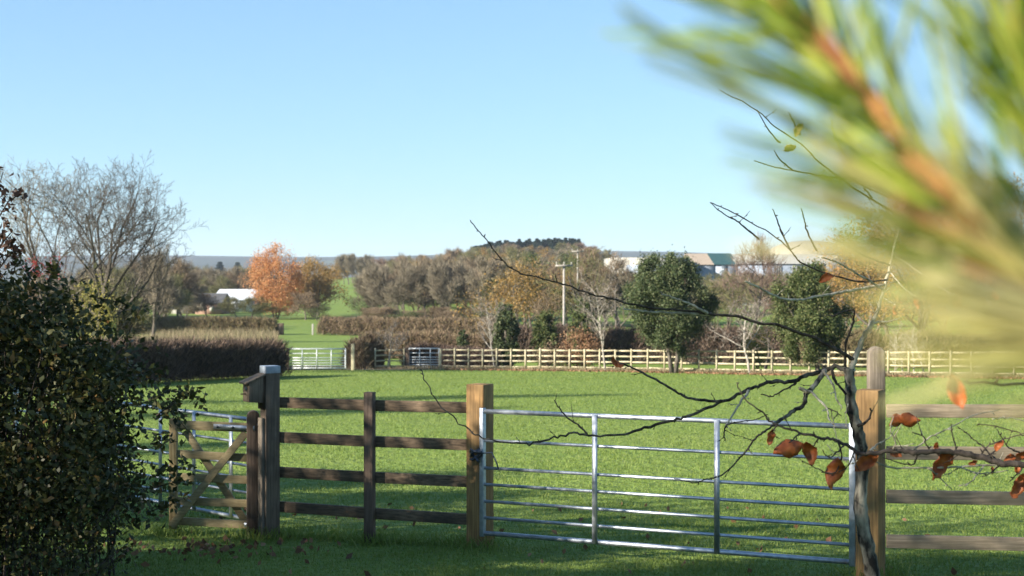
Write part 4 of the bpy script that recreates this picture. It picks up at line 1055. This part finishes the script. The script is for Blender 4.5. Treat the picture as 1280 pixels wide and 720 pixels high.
def beech_leaf(parent, px, py, d, wpx, hpx, dirdeg, seed, mat='beech_leaf', turn=.4):
    """curled dead leaf: centre pixel, size in pixels, direction of its tip in degrees (0 right, -90 down)"""
    rg = random.Random(seed); L = math.hypot(wpx, hpx) * .92 * d / F; Wd = L * rg.uniform(.48, .62)
    a = R(dirdeg); ax = Vector((math.cos(a), rg.uniform(-.3, .3), math.sin(a))).normalized()
    sd = Vector((-math.sin(a), turn * rg.choice((-1, 1)), math.cos(a))); sd = (sd - ax * sd.dot(ax)).normalized(); up = ax.cross(sd)
    nu, nv = 11, 7; V = []; Q = []
    cu, cv = rg.uniform(-.3, .3), rg.uniform(.35, .85); tw, fold = rg.uniform(-1.1, 1.1), rg.uniform(.06, .16)
    for i in range(nu):
        t = i / (nu - 1); w = Wd / 2 * (math.sin(PI * min(1, t * .97 + .015)) ** .75) * (1.05 - .25 * t)
        for j in range(nv):
            v = (j / (nv - 1) - .5) * 2
            ruff = .045 * L * math.sin(i * 2.4 + j * .6 + seed) * abs(v)
            z = cu * L * math.sin(PI * t) + cv * w * v * v * (1 if seed % 2 else -1) + ruff
            edge = w * v * (1 + .05 * math.sin(i * 3.7 + seed))
            z += fold * L * math.sin(i * 1.25 + seed + v * 1.4) * (.35 + abs(v)) * .5
            ca, sa = math.cos(tw * (t - .5)), math.sin(tw * (t - .5)); edge, z = edge * ca - z * sa, edge * sa + z * ca
            V.append(ax * (t - .5) * L + sd * edge + up * z)
    for i in range(nu - 1):
        for j in range(nv - 1): Q.append([i * nv + j, (i + 1) * nv + j, (i + 1) * nv + j + 1, i * nv + j + 1])
    c = P(px, py, d)
    o = part('leaf', mesh_np('leaf', np.array([tuple(v) for v in V]), Q, True), M[mat], None)
    o.location = c - parent_origin(parent); o.parent = parent
    s = o.modifiers.new('thickness', 'SOLIDIFY'); s.thickness = .0006
    # leaf stalk
    return o, c - ax * L * .5

def smooth_path(pts, rad, sub=4, jit=0.0, rg=None):
    P_ = [np.array(p) for p in pts]; out = []; ro = []
    n = len(P_)
    for i in range(n - 1):
        p0, p1, p2, p3 = P_[max(i - 1, 0)], P_[i], P_[i + 1], P_[min(i + 2, n - 1)]
        for k in range(sub):
            t = k / sub
            q = .5 * ((2 * p1) + (-p0 + p2) * t + (2 * p0 - 5 * p1 + 4 * p2 - p3) * t * t + (-p0 + 3 * p1 - 3 * p2 + p3) * t ** 3)
            if jit and rg is not None: q = q + rg.normal(0, jit, 3)
            out.append(q); ro.append(rad[i] + (rad[i + 1] - rad[i]) * t)
    out.append(P_[-1]); ro.append(rad[-1]); return out, ro

class Limb:
    """limb laid through photo pixels at a drifting depth; radii in pixels"""
    def __init__(s, parent, d, seed): s.parent, s.d, s.rg = parent, d, np.random.default_rng(seed)
    def go(s, mat, pix, w0, w1, name='branch', dz0=0.0, dz1=0.0, jit=.0012, knobs=True, sides=7):
        n = len(pix); pts = []; rad = []
        for i, (px, py) in enumerate(pix):
            t = i / max(n - 1, 1); d = s.d + dz0 + (dz1 - dz0) * t
            pts.append(P(px, py, d)); rad.append((w0 + (w1 - w0) * t ** .8) * .5 * d / F)
        pts, rad = smooth_path([tuple(p) for p in pts], rad, 5, jit * (1 if w0 < 6 else 2), s.rg)
        rad = [r * s.rg.uniform(.88, 1.14) for r in rad]
        mb = MB(); mb.tube([tuple(p) for p in pts], rad, sides)
        # buds
        if knobs:
            for k in range(3, len(pts) - 1, 4):
                p = Vector(pts[k]); t = (Vector(pts[k + 1]) - Vector(pts[k - 1])).normalized(); o = t.orthogonal()
                o.rotate(__import__('mathutils').Quaternion(t, s.rg.uniform(0, 6.28))); e = (t * .7 + o.normalized()).normalized()
                l = s.rg.uniform(.008, .02)
                if s.rg.random() < .28:
                    l2 = s.rg.uniform(.03, .085); q = p + e * l2 * .55 + Vector((0, 0, .006))
                    mb.tube([p, q, q + (e + Vector((0, 0, .35))).normalized() * l2 * .45], [.0018, .0014, .0009], 5)
                    mb.tube([q, q + e * .008, q + e * .014], [.0014, .0022, .0005], 5)
                mb.tube([p, p + e * l * .6, p + e * l], [.0022, .0026, .0006], 5)
        return mb.build(name, M[mat], s.parent, True)

bd = 6.9
bx, by = X(1123, bd), bd
beech = thing('beech_sapling', (bx, by, g(bx, by)), 'thin crooked beech sapling with long bare twigs reaching left across the field gate', 'tree')
L_ = Limb(beech, bd, 5)
L_.go('bark_beech', [(1124, 945), (1118, 880), (1110, 810), (1100, 755), (1091, 720), (1086, 690), (1078, 650), (1075, 615), (1079, 580), (1075, 555), (1070, 530), (1064, 505), (1063, 482), (1061, 460)], 22, 13, 'trunk', sides=10)
L_.go('bark_dark', [(1067, 462), (1043, 458.5), (1030, 463.5), (1008, 469), (990, 477), (966, 477), (950, 481), (931, 489), (907, 501), (886, 510), (862, 519), (847, 524), (813, 533), (780, 543), (742, 544), (717, 542), (692, 547), (663, 554), (634, 552), (605, 548.5), (588, 539), (570, 525.6), (543, 498), (529, 469), (527, 462)], 6.2, 1.1, dz1=.5, jit=.0017)
L_.go('bark_dark', [(907, 501), (886, 501), (860, 497), (844, 489), (820, 475), (793, 461), (780, 455.5), (768, 452)], 4, 2, dz0=.1, dz1=.3)
L_.go('bark_twig', [(734, 542), (722, 531), (709, 522), (699, 510), (693, 500)], 2.6, 1.3, dz0=.33, dz1=.4)
L_.go('bark_paletwig', [(1064, 464), (1065.5, 457), (1071, 443.6), (1080, 420), (1091, 401), (1100, 378.5), (1108, 350), (1118, 310), (1130, 262), (1142, 215)], 9, 2)
L_.go('bark_paletwig', [(1091, 404), (1101, 402), (1111, 402), (1124, 398)], 3, 1.5)
L_.go('bark_twig', [(1056, 458), (1057.5, 430), (1065.5, 406), (1068, 388), (1053, 390), (1040, 396)], 3.5, 1.6, dz1=-.1)
# the long upper bough
L_.go('bark_twig', [(1068, 450), (1053, 441), (1035, 432), (1019, 422), (1003, 418), (988, 412), (971, 406), (950, 404), (923, 396), (902, 394), (881, 392), (854, 388), (819, 385), (792, 381), (766, 374), (739, 367.6), (712.5, 358), (686, 350), (659, 344), (641, 337), (625, 322), (609, 301), (600, 291), (588, 275)], 5, 1.2, dz1=-.5, jit=.0017)
L_.go('bark_paletwig', [(890, 393), (854, 391.5), (820, 390), (800, 388.5), (780, 386.5)], 4, 1.8, dz0=-.2, dz1=-.3)
L_.go('bark_paletwig', [(884, 391), (877, 388), (865, 381), (852, 376), (837, 370.5), (826.5, 368)], 4, 1.8, dz0=-.22, dz1=-.3)
L_.go('bark_paletwig', [(931, 352), (947, 358.6), (966, 369), (987, 374.5), (1003, 374.5), (1019, 371), (1039, 368), (1070, 362), (1106, 356)], 2, 4, dz0=-.4)
for pts in ([(899, 113), (946, 138), (968, 158), (1002, 180), (1018, 197), (1040, 215), (1075, 240), (1128, 272)], [(943, 200.5), (966, 208), (990.5, 213), (1027, 220), (1060, 224.5), (1095, 240), (1132, 256)], [(888, 253), (910, 263), (932, 274.5), (971, 297), (990, 316), (1004, 330), (1040, 344), (1075, 352), (1108, 350)],
            [(888, 253), (905, 268), (921, 276), (935, 288), (949, 299)], [(965.5, 260.5), (972, 276), (977, 291), (988, 312)], [(1001.7, 260.5), (1006, 277), (1010, 291), (1021, 313)], [(1043, 299), (1060, 308), (1079, 319), (1112, 332)], [(946, 138), (966, 170), (975, 178)], [(1039, 150), (1044, 172), (1060, 200), (1075, 226), (1090, 248)], [(968, 188), (975, 200), (990, 212)], [(986, 140), (993, 155), (1000, 168)]):
    L_.go('bark_twig', pts, 1.1, 2.5, 'twig', dz0=-.35, dz1=-.05, sides=5)
L_.go('bark_paletwig', [(1027, 322), (1045, 327), (1060, 335.5), (1088, 352), (1104, 362)], 1.6, 3, 'twig', dz0=-.3)
# gnarled limb hanging to the lower left
L_.go('bark_beech', [(1031, 463), (1027, 470), (1019, 481), (1008, 492.6), (1004.5, 505), (989, 516), (973, 526.7), (967.5, 531.5)], 7, 4, dz0=-.02, dz1=-.2)
L_.go('bark_twig', [(969, 530), (956, 539), (944, 548), (934.5, 560.7), (923, 575), (905, 592), (892, 597.6), (880, 599.6), (872, 603), (860, 602), (842.5, 598)], 3, 1.2, dz0=-.2, dz1=-.4)
L_.go('bark_paletwig', [(1007, 490), (1014, 490), (1024, 500), (1033.6, 511), (1035.6, 523), (1041, 530.5)], 4, 1.6, dz0=-.1, dz1=-.3)
L_.go('bark_paletwig', [(1000, 486), (1006, 488), (1010, 491)], 4, 5, dz0=-.1, dz1=-.1)
L_.go('bark_twig', [(1040, 462), (1043, 475.5), (1050, 484), (1058, 493)], 4.5, 2.5, dz0=-.03, dz1=-.06)
L_.go('bark_paletwig', [(1030, 464), (1038, 476), (1043, 486), (1045.6, 499), (1052, 508)], 3.5, 1.5, dz0=-.05, dz1=-.15)
L_.go('bark_paletwig', [(936, 488), (932, 495), (926.7, 501), (913, 523), (907, 532.5)], 3.6, 2.4, dz0=0, dz1=-.1)
L_.go('bark_twig', [(907, 532.5), (905, 541), (906, 551)], 2.4, 1.5, 'twig', dz0=-.1, dz1=-.1)
L_.go('bark_twig', [(908, 531), (925, 527), (945, 524), (960, 518)], 1.8, 1, 'twig', dz0=-.1, dz1=-.1)
L_.go('bark_twig', [(996, 474), (993, 480), (977, 489), (963.6, 495.6), (952, 492.6)], 3, 1.4, 'twig', dz0=.02, dz1=.1)
L_.go('bark_twig', [(1072, 533), (1084, 526.7), (1089, 516), (1088, 511)], 4, 2.2, 'twig', dz0=-.05, dz1=-.1)
L_.go('bark_twig', [(1033, 510), (1044, 514), (1052, 520)], 2, 1, 'twig', dz0=-.2, dz1=-.25)
for pts in ([(1041, 520), (1044, 540), (1050, 560), (1054, 577)], [(1034, 556), (1042, 566), (1052, 572)], [(1060, 505), (1057, 522), (1062, 540)], [(1073, 575), (1062, 580), (1052, 572)]):
    L_.go('bark_paletwig', pts, 1.4, .9, 'twig', dz0=-.3, dz1=-.3, sides=5)
for (px, py, w, h, dg, sd, m) in ((999, 163, 12, 18, 60, 3, 'beech_leaf_pale'), (987, 185.5, 20, 8, 200, 4, 'beech_leaf_pale'), (1033, 349, 18, 12, 200, 5, 'beech_leaf'), (772, 454, 14, 12, 160, 8, 'beech_leaf'), (767, 451, 8, 10, 100, 9, 'beech_leaf'),
                                  (1197, 376, 16, 18, -80, 13, 'beech_leaf'), (1146, 379, 10, 16, -80, 14, 'beech_leaf'), (1244, 369, 10, 12, -60, 15, 'beech_leaf'), (1121, 388, 12, 12, -100, 16, 'beech_leaf')):
    lf, base = beech_leaf(beech, px, py, bd - .3, w, h, dg, sd, m)
for pts in ([(1118, 320), (1150, 340), (1180, 362), (1197, 370)], [(1112, 340), (1130, 360), (1146, 372)], [(1180, 362), (1215, 350), (1244, 364)], [(1150, 340), (1190, 320), (1230, 318), (1270, 300)], [(1104, 372), (1114, 378), (1121, 383)]):
    L_.go('bark_paletwig', pts, 2.2, 1.2, 'twig', dz0=0, dz1=-.3, sides=5)

# ---- the beech bough that enters from the right, with its rusty leaves
qd = 5.4
bough = thing('beech_tree', (3.1, 5.2, g(3.1, 5.2)), 'beech bough with rusty orange dead leaves entering from the right edge', 'tree')
B_ = Limb(bough, qd, 9)
tb = Vector((3.1, 5.2, g(3.1, 5.2)))
MB().tube([tb - Vector((0, 0, .1)), tb + Vector((.03, .02, .8)), tb + Vector((.0, .05, 1.7)), tb + Vector((.1, .0, 2.9)), tb + Vector((.15, .05, 4.2))], [.06, .05, .042, .03, .012], 9).build('trunk', M['bark_beech'], bough, True)
B_.go('bark_twig', [(1728, 600), (1600, 596), (1450, 590), (1340, 584), (1280, 580), (1252.5, 579), (1230, 572.5), (1200, 566), (1175, 565), (1147.5, 565.7), (1132.5, 564.5), (1110, 564), (1089, 567), (1074.5, 567.5), (1068.6, 563.6), (1055, 555), (1041, 549), (1024, 547), (1006, 543), (989, 537), (969.5, 530.5), (958, 521), (938, 505), (926.7, 491.7), (921, 478)], 11, 1.3, dz0=-.2, dz1=.15)
B_.go('bark_paletwig', [(1340, 586), (1290, 582), (1245, 581), (1200, 583.7), (1160, 585), (1115, 584.5), (1103, 581), (1095, 577.5), (1088, 570)], 3.2, 1.8, 'twig', dz0=.05, dz1=.05)
for k, (pts, pale) in enumerate((([(1195, 566), (1194, 556), (1190, 542), (1189, 530)], 0), ([(1248, 577), (1236, 566), (1227, 557), (1215, 548), (1208, 540)], 0), ([(1225, 571), (1232, 560), (1250, 551), (1280, 542), (1310, 534)], 0), ([(1275, 566), (1262, 560), (1252, 547), (1246, 536)], 0),
                    ([(1135, 565), (1150, 556), (1165, 545), (1185, 536), (1215, 520), (1250, 512)], 1), ([(1165, 565), (1158, 556), (1155, 546), (1140, 540)], 0), ([(1115, 564), (1119, 552), (1113, 538), (1117, 520)], 1), ([(1147, 566), (1143, 580), (1130, 580), (1104, 572)], 0),
                    ([(1280, 580), (1275, 590), (1268, 596), (1262, 602)], 0), ([(1252, 579), (1240, 590), (1228, 596)], 0), ([(1230, 573), (1246, 562), (1252, 552)], 0), ([(1320, 556), (1290, 548), (1270, 540), (1245, 533), (1222, 530)], 0), ([(1310, 540), (1285, 528), (1262, 522), (1240, 524)], 1), ([(1085, 566), (1096, 556), (1110, 548), (1122, 532)], 1),
                    ([(1068, 562), (1064, 575), (1058, 585), (1048, 590)], 0), ([(1055, 556), (1046, 566), (1036, 572), (1028, 562)], 0), ([(1048, 551), (1052, 572), (1044, 590), (1030, 590), (1014, 581)], 0), ([(1024, 547), (1018, 556), (1013, 558)], 0), ([(1000, 541), (992, 549), (986, 554)], 0), ([(972, 532), (966, 538), (963, 541)], 0),
                    ([(1170, 565), (1176, 572), (1180, 575)], 0), ([(1110, 564), (1117, 562), (1120, 562)], 0), ([(1200, 584), (1225, 592), (1260, 588)], 1), ([(1160, 585), (1178, 600), (1190, 612)], 1), ([(1230, 582), (1216, 600), (1204, 608)], 1))):
    B_.go('bark_paletwig' if pale else 'bark_twig', pts, 2.4, 1.2, 'twig', dz0=.0, dz1=.12 * math.sin(k * 2), sides=5)
for (px, py, w, h, dg, sd) in ((963, 546, 16, 18, -100, 21), (986, 560, 40, 20, 190, 22), (1012, 567, 24, 26, -70, 23), (1043, 592, 18, 42, -100, 24), (1083, 577, 32, 26, 222, 25), (1119, 566, 16, 14, -30, 27), (1131, 528.5, 40, 14, 10, 26), (1178, 582, 30, 38, 235, 29),
                               (1170, 559, 9, 12, 80, 31), (1216, 578, 10, 9, 200, 33), (1249, 557, 10, 16, 60, 35), (1262, 573, 14, 12, 200, 37), (1275, 607, 24, 32, 235, 39), (1284, 549, 18, 22, 100, 41), (1272, 585, 10, 14, -80, 43), (1278, 570, 22, 12, 20, 45), (1240, 588, 8, 8, -90, 47)):
    beech_leaf(bough, px, py, qd + .02, w, h, dg, sd, turn=.25 + .3 * (sd % 3) / 3)
# a leaf nearer to the lens
B2 = Limb(bough, 2.6, 4)
B2.go('bark_twig', [(1728, 520), (1560, 486), (1420, 470), (1300, 478), (1230, 480), (1204, 476)], 6, 2.5, 'branch', dz0=2.4, dz1=.0)
beech_leaf(bough, 1196, 490, 2.6, 34, 36, -70, 51)

# ================================================================== PINE TWIG CLOSE TO THE LENS
M['needle_green'] = leaf_mat('needle_green', [(.07, .15, .01), (.19, .31, .025), (.38, .43, .05), (.5, .5, .12)], trans=.35, rough=.4, spec=.5)
M['needle_sunlit'] = leaf_mat('needle_sunlit', [(.4, .38, .1), (.58, .52, .18), (.68, .62, .32), (.3, .33, .06)], trans=.4, rough=.4, spec=.5)  # strong sunlight on the lower needles put into a paler, yellower colour
M['pine_twig'] = bark_mat('pine_twig', (.1, .04, .016), (.36, .15, .055), scale=70)
M['pine_bud'] = bark_mat('pine_bud', (.35, .15, .06), (.55, .3, .14), scale=120)

pine = thing('pine_tree', (1.05, .74, g(1.05, .74)), 'pine twig with long green needles, some coloured pale as if sunlit, close up at the upper right', 'tree')
MB().tube([(1.05, .74, g(1.05, .74) - .1), (1.07, .76, 1.0), (1.04, .74, 2.0), (1.08, .78, 3.4)], [.07, .06, .05, .02], 10).build('trunk', M['bark_beech'], pine, True)
def pine_shoot(pix, w0, w1, seed, n, lo, hi, ang, L, mat, s0=0.0, s1=1.0, extra=()):
    """pix: (px, py, depth) from the tip to the butt"""
    rg = np.random.default_rng(seed); pts = [tuple(P(px, py, d * .84)) for px, py, d in pix]; m = len(pts)
    pts, rad = smooth_path(pts, list(np.linspace(w0 * .84, w1 * .84, m)), 6, .0004, rg)
    sh = MB().tube(pts, rad, 8).build('shoot', M['pine_twig'], pine, True)
    A = np.array([np.array(p) for p in pts]); V = []; Q = []; k0 = 0
    S = []
    for i in range(n):
        s = s0 + (s1 - s0) * rg.random(); f = s * (len(A) - 1); j = min(int(f), len(A) - 2); p = A[j] + (A[j + 1] - A[j]) * (f - j)
        ax = A[max(j - 1, 0)] - A[min(j + 2, len(A) - 1)]; ax /= np.linalg.norm(ax)
        o = rg.normal(size=3); o -= ax * o.dot(ax); o /= np.linalg.norm(o)
        an = R(rg.uniform(*ang)); l0 = L * .84 * rg.uniform(.75, 1.1); bd0 = rg.normal(0, .05, 3)
        for q in range(3):
            d = ax * math.cos(an) + o * math.sin(an) + rg.normal(0, .035, 3); d /= np.linalg.norm(d)
            l = l0 * rg.uniform(.93, 1.04); bend = (bd0 + rg.normal(0, .012, 3)) * l; bend[2] -= .04 * l
            a = p; b = p + d * l * .5 + bend * .4; c = p + d * l + bend
            S.append((a, b, c))
    for (u0, v0, u1, v1) in extra:
        d0 = .62
        for q in range(4):
            a = np.array(P(u0, v0, d0)) + rg.normal(0, .001, 3); c = np.array(P(u1, v1, d0 - .02)) + rg.normal(0, .0025, 3); b = (a + c) / 2 + np.array([0, 0, .0015])
            S.append((a, b, c))
    for a, b, c in S:
        T = c - a; T /= np.linalg.norm(T); u = np.cross(T, [0.3, .5, .8]); u /= np.linalg.norm(u); w = np.cross(T, u)
        ring = [u, -.5 * u + .87 * w, -.5 * u - .87 * w]
        for p, r in ((a, .0009), (b, .00105), (c, .0005)): V += [p + q * r for q in ring]
        for z in (0, 3):
            for q in range(3): Q.append([k0 + z + q, k0 + z + (q + 1) % 3, k0 + z + 3 + (q + 1) % 3, k0 + z + 3 + q])
        k0 += 9
    V = np.array(V) - np.array(parent_origin(pine))
    nd = part('needles', mesh_np('needles', V, Q), M[mat], pine)
    tag(nd, kind=None)
    return sh
pine_shoot([(930, -90, .82), (975, -10, .80), (1030, 55, .78), (1090, 130, .76), (1180, 240, .73), (1270, 330, .71), (1400, 430, .70), (1600, 560, .78), (2700, 700, .88)], .005, .009, 61, 84, 0, 1, (12, 44), .115, 'needle_green', .0, .72, extra=((1010, 170, 765, 12), (1030, 165, 800, 68), (1010, 60, 815, -25), (1110, 250, 905, 165), (1060, 130, 860, 40), (1290, 338, 950, 238), (1260, 320, 1010, 205), (1140, 190, 930, 90)))
pine_shoot([(1200, 330, .70), (1290, 365, .69), (1370, 405, .68), (1480, 450, .68), (1640, 520, .8)], .002, .005, 62, 34, 0, 1, (6, 36), .105, 'needle_sunlit', .25, .95)
pine_shoot([(1255, -60, .78), (1290, 100, .77), (1330, 240, .76), (1390, 380, .74), (1500, 500, .78)], .003, .006, 63, 56, 0, 1, (10, 38), .12, 'needle_green', .2, .9)
pine_shoot([(1120, 250, .72), (1200, 300, .72), (1290, 350, .72), (1400, 420, .72)], .0025, .005, 64, 26, 0, 1, (6, 30), .11, 'needle_sunlit', .3, .95)
pine_shoot([(1290, 412, .66), (1370, 420, .66), (1460, 437, .66), (1600, 480, .72)], .0022, .004, 65, 28, 0, 1, (4, 28), .105, 'needle_sunlit', .3, .95)

# ================================================================== TREES WHOSE SHADE FALLS ACROSS THE GATES
def shade_tree(seed, x, y, H, n, label, wide=.5, mat='leaf_bush'):
    return leafy_tree(seed, H, label, mat, n, .13, loc=(x, y, g(x, y)), first=.5, trunk=.7, ratio=(wide, .55, .5), nch=(12, 7, 5), spread=.3, sub=.8, bark='bark_dark', twig=.01, name='hedgerow_tree')
def dense_tree(seed, x, y, H, w, n, label, mat='leaf_bush', lsize=.14, zlow=.06, name='hedgerow_tree'):
    rg = np.random.default_rng(seed); r = thing(name, (x, y, g(x, y)), label, 'tree')
    nc = 170; D = rnd_dirs(nc, rg) * (.35 + .65 * rg.random((nc, 1)) ** .6); zz = D[:, 2]
    shp = 1 - .4 * np.clip(zz, 0, 1) ** 2
    cen = np.column_stack([D[:, 0] * w * shp, D[:, 1] * w * shp, H * (zlow + (1 - zlow) * .5) + zz * H * (1 - zlow) * .48])
    idx = rg.integers(0, nc, n); C = cen[idx] + rg.normal(0, .24, (n, 3)); C = C[C[:, 2] > .05]
    part('crown', mesh_np('crown', *leaves_np(C, lsize, rg, .6)), M[mat], r)
    m = MB(); m.tube([(0, 0, -.1), (.05, 0, H * .3), (0, .06, H * .6), (.03, 0, H * .9)], [.16, .12, .08, .02], 7)
    for k in range(16): tip = cen[k]; m.tube([(0, 0, H * .2 + tip[2] * .3), (tip[0] * .6, tip[1] * .6, H * .1 + tip[2] * .75), tuple(tip)], [.05, .035, .012], 5)
    V, Q = m.data(); part('trunk', mesh_np('trunk', V, Q, True), M['bark_dark'], r)
for i, (x, y, H, w, n, nm) in enumerate(((-11.5, -.8, 8.8, 2.2, 15000, 'southernmost'), (-10.6, 2.0, 8.6, 2.1, 15000, 'second'), (-10.9, 4.7, 8.2, 2.0, 14000, 'third'), (-10.4, 6.0, 6.8, 1.45, 11000, 'fourth'), (-10.7, 9.7, 3.1, 1.6, 8000, 'low fifth'), (-10.1, 13.3, 5.2, 1.3, 8500, 'sixth'), (-10.6, 15.8, 5.0, 1.6, 9000, 'last'))):
    dense_tree(200 + i, x, y, H, w, n, nm + ' leafy tree in the hedgerow left of the gates, outside the frame')
for i, (x, y, H, n, nm) in enumerate(((-9.6, 8.4, 7.2, 2200, 'nearer'), (-11.2, 10.6, 7.6, 3000, 'farther'))):
    shade_tree(210 + i, x, y, H, n, nm + ' thinly leaved tree rising from the hedgerow left of the gates, outside the frame')
for i, (x, y, H, nm) in enumerate(((-17.5, 20, 7.0, 'nearest'), (-18, 32, 9.0, 'middle'), (-21, 38.5, 13.0, 'tallest'))):
    dense_tree(220 + i, x, y, H, 1.9, 9000, nm + ' slim tree by the field edge left of the far hedge, outside the frame')

# ================================================================== SKY, SUN, AIR, CAMERA
SUN_AZ = (-.90, -.44); SUN_EL = 24.0
w = bpy.data.worlds.new('World'); scene.world = w; w.use_nodes = True
nt = w.node_tree; nt.nodes.clear()
sky = nt.nodes.new('ShaderNodeTexSky'); sky.sky_type = 'NISHITA'; sky.sun_disc = False
sky.sun_elevation = R(SUN_EL); sky.sun_rotation = math.atan2(SUN_AZ[0], SUN_AZ[1]) % (2 * PI)
sky.air_density = 1.0; sky.dust_density = 0; sky.ozone_density = 3.0; sky.altitude = 0
bg = nt.nodes.new('ShaderNodeBackground'); bg.inputs[1].default_value = .115
wo = nt.nodes.new('ShaderNodeOutputWorld'); gm = nt.nodes.new('ShaderNodeGamma'); gm.inputs[1].default_value = .6; nt.links.new(sky.outputs[0], gm.inputs[0])
tn = nt.nodes.new('ShaderNodeMix'); tn.data_type = 'RGBA'; tn.blend_type = 'MULTIPLY'; tn.inputs[0].default_value = 1; tn.inputs[7].default_value = (.6, .82, 1, 1)
nt.links.new(gm.outputs[0], tn.inputs[6]); nt.links.new(tn.outputs[2], bg.inputs[0]); nt.links.new(bg.outputs[0], wo.inputs[0])
sl_ = bpy.data.lights.new('sun', 'SUN'); sl_.energy = 5.0; sl_.angle = R(.53); sl_.color = (1, .93, .82)
so = bpy.data.objects.new('sun', sl_); COL.objects.link(so)
h = math.cos(R(SUN_EL)); v = Vector((SUN_AZ[0] * h, SUN_AZ[1] * h, math.sin(R(SUN_EL)))).normalized()
so.rotation_euler = v.to_track_quat('Z', 'Y').to_euler(); so.location = (-30, -15, 20)

HAZE = 1e-4
if HAZE:
    m, nt_, N, L = new_mat('haze')
    pv = N('ShaderNodeVolumePrincipled'); pv.inputs['Color'].default_value = (.72, .84, 1, 1); pv.inputs['Density'].default_value = HAZE; pv.inputs['Anisotropy'].default_value = .1
    o = N('ShaderNodeOutputMaterial'); L(pv.outputs[0], o.inputs['Volume'])
    m.volume_intersection_method = 'FAST' if hasattr(m, 'volume_intersection_method') else None
    me = bpy.data.meshes.new('haze'); s = 6700; zlo, zhi = -14, 130
    me.from_pydata([(a * s, b * s, c) for c in (zlo, zhi) for b in (-1, 1) for a in (-1, 1)], [], [(0, 2, 3, 1), (4, 5, 7, 6), (0, 1, 5, 4), (2, 6, 7, 3), (0, 4, 6, 2), (1, 3, 7, 5)]); me.update()
    hz = part('haze', me, m, None); tag(hz, 'thin blue air between the camera and the distant hills', 'haze', kind='stuff')

cam = bpy.data.cameras.new('camera'); cam.sensor_width = 36; cam.lens = F / 1280 * 36
cam.shift_y = -(360 - HY) / 1280; cam.clip_start = .05; cam.clip_end = 20000
cam.dof.use_dof = True; cam.dof.focus_distance = 9.0; cam.dof.aperture_fstop = cam.lens / 9.5
co = bpy.data.objects.new('camera', cam); COL.objects.link(co)
co.location = (0, 0, ZC); co.rotation_euler = (R(90), 0, 0); scene.camera = co

scene.view_settings.view_transform = 'Standard'; scene.view_settings.look = 'None'
scene.view_settings.gamma = 1; scene.view_settings.exposure = 1.7; scene.view_settings.use_curve_mapping = False
scene.render.engine = 'CYCLES'
c = scene.cycles; c.max_bounces = 6; c.diffuse_bounces = 3; c.glossy_bounces = 2; c.transmission_bounces = 3; c.volume_bounces = 0; c.transparent_max_bounces = 8
c.use_denoising = True; c.sample_clamp_indirect = 4; c.caustics_reflective = False; c.caustics_refractive = False
